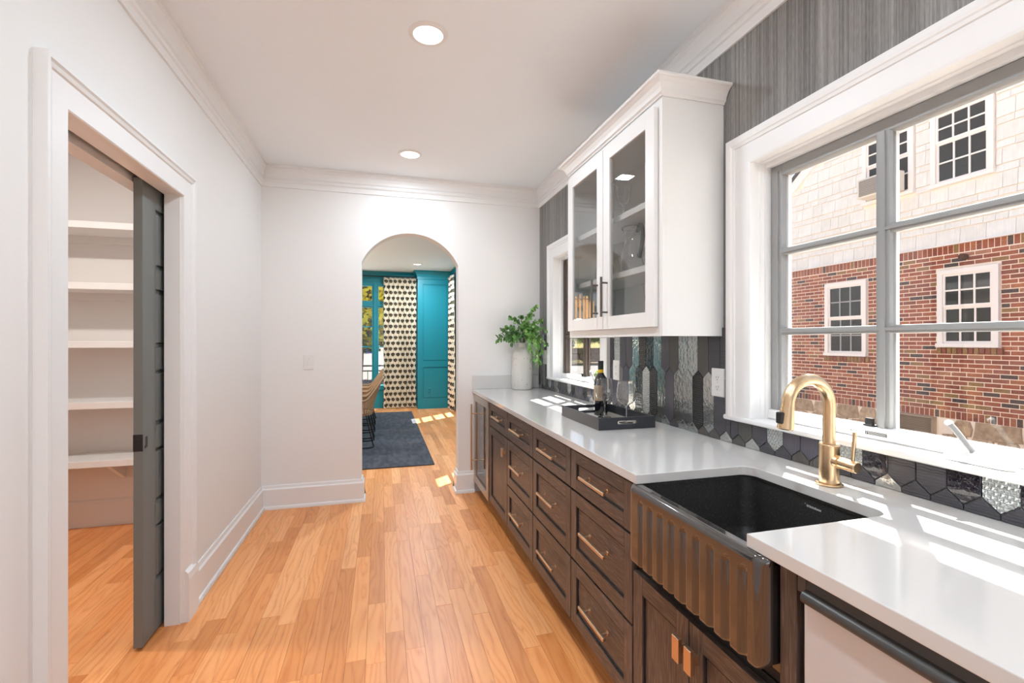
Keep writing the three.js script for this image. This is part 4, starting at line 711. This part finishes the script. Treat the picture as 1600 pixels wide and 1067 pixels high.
    mesh('heading', grid((u, v) => { const k = wave(u) * 1.08; return a.clone().addScaledVector(dir, u * L).addScaledVector(nrm, k).setY(lerp(2.585, 2.615, v)); }, 160, 1), std({ color: lin(0.5, 0.46, 0.38), roughness: 0.9 }), t);
    const r = thing('curtain_rod', 'black curtain rod above the ' + (rodA.x < 0 ? 'patterned curtain by the teal window' : 'patterned curtain at the right wall of the dining room'), 'rod', rodA.clone().lerp(rodB, 0.5));
    mesh('pole', cyl(rodA, rodB, 0.011, 0.011, 12), M.blackMetal, r); for (const p of [rodA, rodB]) mesh('finial', new THREE.SphereGeometry(0.02, 14, 10).translate(p.x, p.y, p.z), M.blackMetal, r); };
  cur(V(0.045, 0, 9.70), V(0.685, 0, 9.70), 'cream curtain with a dark bell print beside the teal window', V(-2.5, 2.633, 9.70), V(0.68, 2.633, 9.70));
  cur(V(1.335, 0, 9.44), V(1.335, 0, 8.93), 'cream curtain with a dark bell print at the right edge of the arch', V(1.345, 2.633, 8.3), V(1.345, 2.633, 9.47));
  // rug
  const rug = mesh('rug', [rb(-2.6, 0.56, 0.0005, 0.012, 5.14, 9.14, 0.004)], M.rug); tag(rug, 'dark blue grey rug on the oak dining room floor', 'rug');
}
// woven chairs
{
  const c = V(-0.33, 0.012, 6.3), t = thing('dining_chair', 'woven rattan dining chair with black sled legs, nearest the arch', 'chair', c, 'rattan dining chairs');
  const plan = (s) => { const a = Math.abs(s), sg = Math.sign(s); if (a < 0.62) { const q = s / 0.62 * Math.PI / 2; return [0.2 * Math.cos(q), 0.245 * Math.sin(q)]; } return [-(a - 0.62) / 0.38 * 0.26, sg * 0.245]; };
  const back = (s) => smooth(0.40 - Math.abs(s), 0, 0.3);
  const P = (s, v, off = 0) => { const [x, d] = plan(s), b = back(s), top = 0.605 + 0.27 * b, k = 1 + 0.1 * v + off / 0.27; return V(c.x + x * k + 0.125 * b * v * (0.4 + 0.6 * v) + 0.02, lerp(0.415, top, v), 6.3 + d * k * (0.84 + 0.16 * Math.min(1, v * 2))); };
  const strips = [], ribbon = (f, n, w) => { const pos = [], idx = []; for (let i = 0; i <= n; i++) { const [a, b] = f(i / n, w); pos.push(a.x, a.y, a.z, b.x, b.y, b.z); if (i < n) idx.push(2 * i, 2 * i + 1, 2 * i + 3, 2 * i, 2 * i + 3, 2 * i + 2); } const g = new THREE.BufferGeometry(); g.setAttribute('position', new THREE.Float32BufferAttribute(pos, 3)); g.setIndex(idx); g.computeVertexNormals(); return boxUV(g.toNonIndexed()); };
  for (let i = 0; i <= 30; i++) { const s = lerp(-1, 1, i / 30); strips.push(ribbon((u) => [P(s - 0.0165, u, 0.002 * (Math.floor(u * 14) % 2)), P(s + 0.0165, u, 0.002 * (Math.floor(u * 14) % 2))], 14, 0)); }
  for (let j = 0; j < 11; j++) { const v = (j + 0.3) / 11, hv = j < 5 ? 0.026 : 0.036; strips.push(ribbon((u) => { const s = lerp(-1, 1, u); return [P(s, v - hv, 0.003), P(s, v + hv, 0.003)]; }, 60, 0)); }
  mesh('woven_shell', strips, M.rattan, t);
  const rimP = []; for (let i = 0; i <= 40; i++) rimP.push(P(lerp(-1, 1, i / 40), 1, 0.001));
  mesh('rim', tube(rimP, 0.011, 8, 90), M.rattan, t);
  const seat = new THREE.Shape(); for (let i = 0; i <= 40; i++) { const q = plan(lerp(-1, 1, i / 40)); const p = [q[0] * 0.98 + c.x + 0.02, q[1] * 0.86 + 6.3]; i ? seat.lineTo(...p) : seat.moveTo(...p); }
  mesh('seat', new THREE.ExtrudeGeometry(seat, { depth: 0.03, bevelEnabled: false }).rotateX(-Math.PI / 2).translate(0, 0.41, 0), M.rattan, t);
  for (const s of [-1, 1]) { const d = 6.3 + s * 0.215; mesh('leg', tube([V(c.x + 0.15, 0.42, d * 0.5 + (6.3 + s * 0.18) * 0.5), V(c.x + 0.2, 0.2, d), V(c.x + 0.236, 0.055, d), V(c.x + 0.243, 0.036, d), V(c.x + 0.22, 0.027, d), V(c.x - 0.2, 0.027, d), V(c.x - 0.245, 0.036, d), V(c.x - 0.24, 0.055, d), V(c.x - 0.2, 0.42, d)], 0.0085, 8, 90), M.blackMetal, t); }
  dup(t, V(-0.33, 0.012, 6.91), 'woven rattan dining chair with black sled legs, second from the arch');
  dup(t, V(-0.33, 0.012, 7.52), 'woven rattan dining chair with black sled legs, third from the arch');
  dup(t, V(-0.33, 0.012, 8.13), 'woven rattan dining chair with black sled legs, farthest from the arch');
}
// chandelier over the table place: its reflection shows in the cabinet door
{
  const X = -0.93, D = 7.2, t = thing('chandelier', 'amber glass rod chandelier hanging in the dining room, mirrored in the cabinet door', 'chandelier', V(X, CEIL, D));
  mesh('canopy', lathe([[0.001, -0.03], [0.06, -0.028], [0.065, 0]], 32).translate(X, CEIL, -D), M.brass, t);
  mesh('stem', cyl(V(X, 2.1, D), V(X, CEIL - 0.02, D), 0.008, 0.008, 12), M.brass, t);
  mesh('ring_frame', [new THREE.TorusGeometry(0.24, 0.008, 8, 48).rotateX(Math.PI / 2).translate(X, 2.02, -D), cyl(V(X - 0.24, 2.02, D), V(X + 0.24, 2.02, D), 0.006), cyl(V(X, 2.02, D - 0.24), V(X, 2.02, D + 0.24), 0.006), cyl(V(X, 1.9, D), V(X, 2.12, D), 0.015)], M.brass, t);
  const amber = std({ color: lin(0.8, 0.45, 0.16), emissive: lin(1, 0.60, 0.24), emissiveIntensity: 3.0, roughness: 0.2 });
  for (const [r, n, y0, y1] of [[0.25, 24, 1.72, 1.98], [0.15, 14, 1.70, 2.08]]) for (let i = 0; i < n; i++) { const a = i / n * Math.PI * 2, x = X + r * Math.cos(a), d = D + r * Math.sin(a), j = 0.02 * Math.sin(i * 2.4); mesh('glass_rod', cyl(V(x, y0 + j, d), V(x, y1 + j, d), 0.011, 0.011, 8), amber, t); }
  const l = new THREE.PointLight(new THREE.Color(1, 0.8, 0.58), 2); l.name = 'bulb_light'; l.position.set(0, 1.6 - CEIL, 0); l.shadow.radius = 6; l.castShadow = true; t.add(l);
}

// ------------------------------------------------------------------ the neighbour's house
{
  const X = 8.6, hm = std({ color: lin(0.90, 0.80, 0.72), roughness: 0.6 });
  const t = thing('neighbour_house', 'red brick house with white shingled upper wall seen through the window over the sink', 'house', V(X, -0.7, 6));
  const D0 = 1.2, D1 = 10.3, sh0 = 2.86, rakeY = (d) => 4.67 - 0.78 * (d - 8.397) - 0.18;
  mesh('core', [bx(X + 0.03, X + 6, -0.9, 3.0, D0, D1), plateX([[D0, 3.0], [D1, 3.0], [5.0, rakeY(5.0)], [D0, 7.2]], [], X + 0.03, X + 6)], std({ color: lin(0.98, 0.80, 0.64), roughness: 0.95 }), t);
  const wins = [[6.996, 0.836, 1.06, 2.483], [5.043, 0.78, 1.25, 2.465], [6.215, 0.87, 3.83, 5.02], [5.12, 0.82, 3.80, 5.015]];
  const blocked = (d0, d1, y0, y1) => wins.find(([c, w, a, b]) => d1 > c - w / 2 - 0.005 && d0 < c + w / 2 + 0.005 && y1 > a + 0.01 && y0 < b - 0.01);
  const bm = [[0.50, 0.145, 0.075], [0.43, 0.12, 0.065], [0.58, 0.20, 0.095], [0.36, 0.11, 0.07], [0.46, 0.16, 0.10], [0.13, 0.085, 0.075], [0.42, 0.23, 0.095], [0.60, 0.26, 0.15]].map(([r, g, b]) => std({ color: lin(r * 1.15, g * 1.15, b * 1.15), map: brickMap, roughness: 0.9 }));
  const bricks = [], kindOf = () => { const r = rnd(); return r < 0.2 ? 0 : r < 0.4 ? 1 : r < 0.52 ? 2 : r < 0.66 ? 3 : r < 0.77 ? 4 : r < 0.88 ? 5 : r < 0.95 ? 6 : 7; };
  const brick = (d0, d1, y0, y1) => { const h = 0.006 + rnd() * 0.004; bricks.push([slab(rect(d0, d1, y0, y1), h, 0.003, (a, b, q) => V(X + 0.03 - q, b, a)), kindOf(), (d0 + d1) / 2, y0]); };
  const course = (y0, y1, L, off) => { let d = D0 + off; while (d < D1) { let a = d, b = Math.min(d + L, D1); d += L + 0.013; const w = blocked(a, b, y0, y1); if (w) { const l = w[0] - w[1] / 2 - 0.01, r = w[0] + w[1] / 2 + 0.01; if (a < l - 0.03) brick(a, l, y0, y1); if (b > r + 0.03) brick(r, b, y0, y1); continue; } brick(a, b, y0, y1); } };
  course(0.13, 0.245, 0.06, 0);
  const nC = 36, ch = (2.715 - 0.255) / nC; for (let i = 0; i < nC; i++) course(0.255 + i * ch, 0.255 + (i + 1) * ch - 0.0135, 0.190, (i % 2) * 0.1 + rr(0, 0.02));
  course(2.72, 2.85, 0.06, 0.03);
  for (const w of wins.slice(0, 2)) for (let d = w[0] - w[1] / 2 - 0.04; d < w[0] + w[1] / 2 + 0.02; d += 0.07) bricks.push([slab(rect(d, d + 0.06, w[2] - 0.1, w[2] - 0.01), 0.05, 0.006, (a, b, q) => V(X + 0.03 - q, b, a)), pick([3, 6, 6]), d, w[2]]);
  const bw = sub('brick_wall', t);
  bricks.forEach((b) => { b[4] = Math.hypot(b[2] - 4.6, (b[3] - 1.3) * 0.6) + (b[2] < 4.25 ? 9 : 0); });
  bricks.sort((a, b) => a[4] - b[4]);
  bricks.slice(0, 296).forEach(([g, k]) => mesh('brick', g, bm[k], bw));
  for (let k = 0; k < 8; k++) { const gs = bricks.slice(296).filter((b) => b[1] === k).map((b) => b[0]); if (gs.length) mesh('far_bricks', gs, bm[k], bw).userData.kind = 'stuff'; }
  // shingles, in tall and short courses
  const sw = sub('shingle_wall', t), shm = [[0.98, 0.90, 0.80], [0.95, 0.87, 0.77], [0.99, 0.92, 0.83]].map(([r, g, b]) => std({ color: lin(r, g, b), map: shingleMap, roughness: 0.85 })), shs = [];
  let y = sh0, row = 0;
  while (y < 7.4) { const hgt = row % 2 ? 0.108 : 0.235, gap = hgt; let d = D0 + rr(0, 0.2); while (d < D1) { const wd = rr(0.14, 0.36), e = d + wd; const lim = (y + gap < 3 ? D1 : Math.min(D1, 8.397 + (4.46 - (y + gap)) / 0.78)); let a = d + 0.002, b = Math.min(e - 0.002, lim); d = e; if (b - a < 0.05) continue; const w = blocked(a, b, y, y + gap); const put = (p, q) => { if (q - p > 0.03) shs.push([(() => { const j = rr(-0.004, 0.004), gg = slab(rect(p, q, y + 0.011 + j, y + gap), 0.026, 0.003, (u, v, h) => V(X + 0.03 - h * (1 - 0.55 * clamp((v - y) / gap, 0, 1)), v, u)); return gg; })(), Math.floor(rnd() * 3), (p + q) / 2, y]); }; if (w) { put(a, w[0] - w[1] / 2 - 0.01); put(w[0] + w[1] / 2 + 0.01, b); } else put(a, b); } y += gap; row++; }
  const inView = (s) => s[3] < 5.1 && s[2] > 4.2 && s[2] < 9;
  const seenS = shs.filter(inView).sort((a, b) => a[2] - b[2]), restS = [...shs.filter((s) => !inView(s)), ...seenS.slice(296)];
  seenS.slice(0, 296).forEach(([g, k]) => mesh('shingle', g, shm[k], sw));
  for (let k = 0; k < 3; k++) { const gs = restS.filter((s) => s[1] === k).map((s) => s[0]); if (gs.length) mesh('far_shingles', gs, shm[k], sw).userData.kind = 'stuff'; }
  mesh('drip_board', [bx(X - 0.035, X + 0.02, sh0 - 0.012, sh0 + 0.006, D0, D1)], hm, t);
  // rake and roof
  const rk = (off, th, x0, x1) => { const a = [D1 + 0.3, rakeY(D1 + 0.3) + off], b = [4.2, rakeY(4.2) + off]; return plateX([a, b, [b[0], b[1] + th], [a[0], a[1] + th]], [], x0, x1); };
  mesh('rake_board', [rk(-0.13, 0.24, X - 0.03, X + 0.02)], hm, t);
  mesh('roof', [rk(0.11, 0.07, X - 0.07, X + 6)], std({ color: lin(0.06, 0.055, 0.055), roughness: 0.9 }), t);
  // windows
  const gl = phy({ color: lin(0.04, 0.041, 0.038), roughness: 0.04, specularIntensity: 0.45 }), scr = std({ color: lin(0.33, 0.31, 0.29), roughness: 0.4 });
  wins.forEach(([c, w, y0, y1], k) => {
    const fr = mesh('window', [bx(X - 0.03, X + 0.05, y0 + 0.06, y1 - 0.07, c - w / 2, c - w / 2 + 0.075), bx(X - 0.03, X + 0.05, y0 + 0.06, y1 - 0.07, c + w / 2 - 0.075, c + w / 2), bx(X - 0.03, X + 0.05, y1 - 0.07, y1, c - w / 2, c + w / 2), bx(X - 0.05, X + 0.05, y0, y0 + 0.06, c - w / 2 - 0.01, c + w / 2 + 0.01)], hm, t);
    const a = c - w / 2 + 0.075, b = c + w / 2 - 0.075, m = (y0 + y1) / 2 + (k < 2 ? 0.02 : 0.09);
    const lower = y0 + 0.06;
    for (const [p, q, x] of [[lower, m, X + 0.004], [m, y1 - 0.07, X - 0.014]]) {
      mesh('sash', [bx(x, x + 0.018, p, q, a, a + 0.03), bx(x, x + 0.018, p, q, b - 0.03, b), bx(x, x + 0.018, p, p + 0.035, a + 0.03, b - 0.03), bx(x, x + 0.018, q - 0.035, q, a + 0.03, b - 0.03)], hm, fr);
      for (let i = 0; i < 3; i++) for (let j = 0; j < 2; j++) mesh('pane', bx(x + 0.016, x + 0.02, lerp(p + 0.035, q - 0.035, j / 2), lerp(p + 0.035, q - 0.035, (j + 1) / 2), lerp(a + 0.03, b - 0.03, i / 3), lerp(a + 0.03, b - 0.03, (i + 1) / 3)), gl, fr);
      for (const i of [1, 2]) mesh('muntin', bx(x + 0.002, x + 0.02, p + 0.035, q - 0.035, lerp(a + 0.03, b - 0.03, i / 3) - 0.012, lerp(a + 0.03, b - 0.03, i / 3) + 0.012), k === 0 ? scr : hm, fr);
      mesh('muntin', bx(x + 0.0035, x + 0.02, (p + q) / 2 - 0.012, (p + q) / 2 + 0.012, a + 0.03, b - 0.03), k === 0 ? scr : hm, fr);
    }
  });
  // rubble foundation
  const st = sub('foundation', t), stm = [[0.62, 0.50, 0.40], [0.55, 0.45, 0.36], [0.68, 0.57, 0.47]].map(([r, g, b]) => std({ color: lin(r * 1.45, g * 1.42, b * 1.38), map: stoneMap, roughness: 0.95, bumpMap: bumpNoise, bumpScale: 0.006 }));
  for (let r = 0; r < 3; r++) { let d = 3.9 + rr(0, 0.2); while (d < D1) { const w = rr(0.28, 0.6), y1 = 0.12 - r * 0.24, y0 = y1 - 0.23, j = () => rr(-0.03, 0.03); const vent = d + w > 5.44 && d < 6.24 && r === 0;
    if (!vent) mesh('stone', slab([[d + 0.02 + j(), y0 + j() * 0.7], [d + w / 2, y0 - 0.01 + j() * 0.4], [d + w - 0.02 + j(), y0 + j() * 0.7], [d + w - 0.012, (y0 + y1) / 2 + j()], [d + w - 0.05 + j(), Math.min(y1 + j() * 0.4, 0.125)], [d + w / 2, Math.min(y1 + 0.01, 0.125)], [d + 0.04 + j(), Math.min(y1 + j() * 0.4, 0.125)], [d + 0.012, (y0 + y1) / 2 + j()]], 0.022 + rnd() * 0.012, 0.012, (a, b, h) => V(X + 0.03 - h, b, a)), pick(stm), st); d += w; } }
  const vt = mesh('crawl_vent', [bx(X - 0.05, X + 0.03, 0.095, 0.125, 5.47, 6.22), bx(X - 0.05, X + 0.03, -0.16, -0.135, 5.47, 6.22), bx(X - 0.05, X + 0.03, -0.14, 0.1, 5.47, 5.5), bx(X - 0.05, X + 0.03, -0.14, 0.1, 6.19, 6.22), bx(X + 0.02, X + 0.03, -0.14, 0.1, 5.5, 6.19)], std({ color: lin(0.38, 0.27, 0.18), roughness: 0.9 }), t);
  for (let i = 0; i < 8; i++) mesh('slat', bx(X - 0.03, X + 0.0, -0.125 + i * 0.028, -0.118 + i * 0.028, 5.5, 6.19), std({ color: lin(0.32, 0.25, 0.19), roughness: 0.8 }), vt);
  mesh('pipe_stub', [cyl(V(X + 0.02, 2.634, 5.077), V(X - 0.08, 2.634, 5.077), 0.045, 0.04, 14), cyl(V(X - 0.081, 2.634, 5.077), V(X - 0.083, 2.634, 5.077), 0.03, 0.03, 14)], std({ color: lin(0.1, 0.05, 0.03), roughness: 0.8 }), t);
  // air conditioner
  const ac = thing('air_conditioner', 'window air conditioner in the white shingled wall of the brick house', 'air conditioner', V(8.5, 3.89, 6.2));
  mesh('case', [rb(8.28, 8.56, 3.9, 4.24, 5.9, 6.52, 0.015, 2)], std({ color: lin(0.75, 0.66, 0.55), roughness: 0.6 }), ac);
  mesh('grille', [rb(8.272, 8.284, 3.93, 4.21, 5.94, 6.48, 0.01, 2)], std({ color: lin(0.28, 0.24, 0.21), roughness: 0.8 }), ac);
  for (let i = 0; i < 9; i++) mesh('louvre', bx(8.262, 8.274, 3.945 + i * 0.03, 3.955 + i * 0.03, 5.95, 6.47), std({ color: lin(0.4, 0.35, 0.3), roughness: 0.7 }), ac);
}
// ------------------------------------------------------------------ outdoors
{
  const grass = std({ color: lin(0.15, 0.12, 0.012), map: groundMap, roughness: 1 }), paving = std({ color: lin(0.105, 0.096, 0.094), map: groundMap, roughness: 0.95 }), stoneW = std({ color: lin(0.17, 0.12, 0.10), map: stoneMap, roughness: 1 });
  struct('ground', bx(-70, 70, -1.3, -1.0, -60, 120), std({ color: lin(0.25, 0.23, 0.20), map: groundMap, roughness: 1 }));
  struct('side_yard', bx(1.62, 8.6, -1.0, -0.75, -10, 14), std({ color: lin(0.29, 0.245, 0.20), map: groundMap, roughness: 1 }));
  struct('added_terrace', bx(-6, 6, -1.0, -0.15, -12, BACK - 0.2), std({ color: lin(0.60, 0.58, 0.55), map: groundMap, roughness: 0.9 }));  // unseen pale paving, added to bounce sunlight up to the ceiling
  struct('road', bx(9, 70, -1.0, -0.96, 30, 42), paving);
  struct('front_street', plateX([[12.4, -0.75], [58, -0.02], [130, 0.9], [130, -1.3], [12.4, -1.3]], [], -70, 9), std({ color: lin(0.13, 0.115, 0.108), map: groundMap, roughness: 0.95 }));
  // porch with its railing outside the dining window
  struct('porch_floor', bx(-3.6, 1.6, -0.5, -0.12, DFAR + 0.2, 12.3), std({ color: lin(0.6, 0.55, 0.5), roughness: 0.8 }));
  const r = thing('porch_railing', 'black metal railing with thin pickets outside the dining room window', 'railing', V(-1, -0.12, 12.1));
  mesh('rail', [bx(-3.5, 1.5, 0.72, 0.76, 12.08, 12.12), bx(-3.5, 1.5, 0.60, 0.63, 12.085, 12.115), bx(-3.5, 1.5, -0.04, -0.01, 12.085, 12.115)], M.blackMetal, r);
  for (let i = 0; i < 40; i++) mesh('picket', bx(-3.45 + i * 0.125, -3.435 + i * 0.125, -0.02, 0.62, 12.093, 12.107), M.blackMetal, r);
  for (const x of [-3.5, -1.0, 1.46]) mesh('post', bx(x, x + 0.04, -0.12, 0.8, 12.08, 12.12), M.blackMetal, r);
  // bank beyond the road: stone wall, lawn slope
  struct('lawn_slope', plateX([[43.2, -1.2], [43.2, 0.72], [90, 11], [90, -1.2]], [], 9, 70), grass);
  const rw = structGroup('wall_garden', V(20, -1, 43));
  struct('verge', bx(9, 70, -1.0, -0.70, 41.2, 42.9), std({ color: lin(0.2, 0.165, 0.12), map: stoneMap, roughness: 1, bumpMap: bumpNoise, bumpScale: 0.05 }));
  for (let i = 0; i < 50; i++) for (let j = 0; j < 3; j++) { const x = 9.2 + i * 0.62 + (j % 2) * 0.3 + rr(-0.05, 0.05), y = -1.0 + j * 0.58; mesh('stone', slab(rect(x, x + 0.6, y, y + 0.55), 0.3 + rnd() * 0.12, 0.05, (a, b, h) => V(a, b, 43.2 - h)), stoneW, rw); }
  const bin = thing('recycling_bin', 'blue wheeled bin standing across the street, seen through the teal window', 'bin', V(-1.35, -0.02, 57));
  mesh('body', grid((u, v) => { const a = u * 4, k = 0.32 + 0.08 * v, q = Math.floor(a) % 4, f = a - Math.floor(a), cs = [[-1, -1], [1, -1], [1, 1], [-1, 1], [-1, -1]]; const x = lerp(cs[q][0], cs[q + 1][0], f), d = lerp(cs[q][1], cs[q + 1][1], f); return V(-1.35 + x * k * 1.3, 0.0 + v * 1.1, 57 + d * k); }, 16, 2), std({ color: lin(0.03, 0.07, 0.36), roughness: 0.5, side: THREE.DoubleSide }), bin);
  mesh('lid', rb(-1.93, -0.77, 1.1, 1.22, 56.5, 57.5, 0.05, 2), std({ color: lin(0.02, 0.05, 0.28), roughness: 0.5 }), bin);
  for (const x of [-1.7, -1.05]) mesh('wheel', cyl(V(x, 0.1, 57.4), V(x + 0.06, 0.1, 57.4), 0.12, 0.12, 14), M.black, bin);
  // trees
  const leafQ = grid((u, v) => new THREE.Vector3((u - 0.5) * 0.10, 0.012 * Math.sin(u * 3), (v - 0.5) * 0.14), 1, 1);
  function tree(label, x, d, h, r, cols, y0 = -1) {
    const t = thing('tree', label, 'tree', V(x, y0, d), undefined);
    mesh('trunk', [tube([V(x, y0, d), V(x + 0.1, y0 + h * 0.3, d), V(x - 0.05, y0 + h * 0.6, d), V(x, y0 + h * 0.85, d)], 0.045 * h * 0.4, 10, 20), ...[0, 1, 2, 3, 4].map((i) => { const a = i * 1.26; return tube([V(x, y0 + h * 0.4, d), V(x + Math.cos(a) * r * 0.4, y0 + h * 0.6, d + Math.sin(a) * r * 0.4), V(x + Math.cos(a) * r * 0.8, y0 + h * 0.75, d + Math.sin(a) * r * 0.8)], 0.03 * h * 0.25, 6, 10); })], M.bark, t);
    for (const c of cols) { const n = 9000, im = new THREE.InstancedMesh(leafQ, phy({ color: lin(...c.map((q) => Math.min(0.95, q * 1.35))), roughness: 0.8, transmission: 0.5, thickness: 0, side: THREE.DoubleSide }), n); im.name = 'foliage'; im.userData.kind = 'stuff'; const q = new THREE.Object3D();
      for (let i = 0; i < n; i++) { const cl = H(i % 23, 3, cols.indexOf(c)) * 6.28, ch = H(i % 23, 4, cols.indexOf(c)), a = rnd() * 6.283, b = Math.acos(rr(-1, 1)), k = Math.cbrt(rnd()) * r * 0.36, cx = Math.cos(cl) * r * 0.62 * H(i % 23, 5, 1), cz = Math.sin(cl) * r * 0.62 * H(i % 23, 5, 1); q.position.set(cx + k * Math.sin(b) * Math.cos(a), h * (0.42 + 0.5 * ch) + k * Math.cos(b), cz + k * Math.sin(b) * Math.sin(a)); q.rotation.set(rr(0, 6), rr(0, 6), rr(0, 6)); q.scale.setScalar(rr(0.7, 1.5)); q.updateMatrix(); im.setMatrixAt(i, q.matrix); }
      im.castShadow = im.receiveShadow = true; t.add(im); }
  }
  tree('yellow green tree filling the upper panes of the teal window', -0.9, 20, 6.8, 3.0, [[0.40, 0.40, 0.03], [0.08, 0.11, 0.02], [0.66, 0.60, 0.05]]);
  tree('dark green tree beside the teal window mullion', 2.4, 24, 7, 3.0, [[0.10, 0.15, 0.03], [0.26, 0.28, 0.04], [0.42, 0.38, 0.05]]);
  tree('far bronze green tree behind the blue bin', -4.0, 70, 12, 8, [[0.25, 0.26, 0.05], [0.42, 0.34, 0.08], [0.14, 0.16, 0.04]]);
  tree('tree with yellow leaves on the lawn slope beyond the far counter window', 25, 50, 8, 3, [[0.5, 0.45, 0.05], [0.2, 0.22, 0.04], [0.38, 0.36, 0.06]], 1.2);
  tree('dark leafy tree at the garden wall beyond the far counter window', 16.7, 41.8, 5, 1.1, [[0.05, 0.06, 0.02], [0.12, 0.13, 0.03], [0.08, 0.08, 0.03]]);
  // low shrubs along the garden wall
  for (const [x, d, r, l] of [[20.1, 43.9, 1.3, 'shrub standing on top of the garden wall by the lawn'], [18.2, 42.0, 0.5, 'low shrub at the foot of the garden wall'], [14.5, 28.5, 0.6, 'bright green shrub at the near edge of the road']]) { const t = thing('shrub', l, 'shrub', V(x, -0.97, d)); const im = new THREE.InstancedMesh(leafQ, phy({ color: lin(...(d < 30 ? [0.32, 0.45, 0.06] : [0.3, 0.26, 0.1])), roughness: 0.8, transmission: 0.3, thickness: 0, side: THREE.DoubleSide }), 2600), q = new THREE.Object3D(); im.name = 'foliage'; im.userData.kind = 'stuff'; for (let i = 0; i < 2600; i++) { const a = rnd() * 6.283, b = Math.acos(rr(0, 1)), k = r * Math.cbrt(rnd()); q.position.set(k * Math.sin(b) * Math.cos(a) * 1.5, k * Math.cos(b), k * Math.sin(b) * Math.sin(a)); q.rotation.set(rr(0, 6), rr(0, 6), rr(0, 6)); q.scale.setScalar(rr(0.4, 0.8)); q.updateMatrix(); im.setMatrixAt(i, q.matrix); } t.add(im); mesh('stem', cyl(V(x, -0.97, d), V(x, -0.97 + r * 0.6, d), 0.03, 0.02, 8), M.bark, t); }
}
renderer.render(scene, camera);
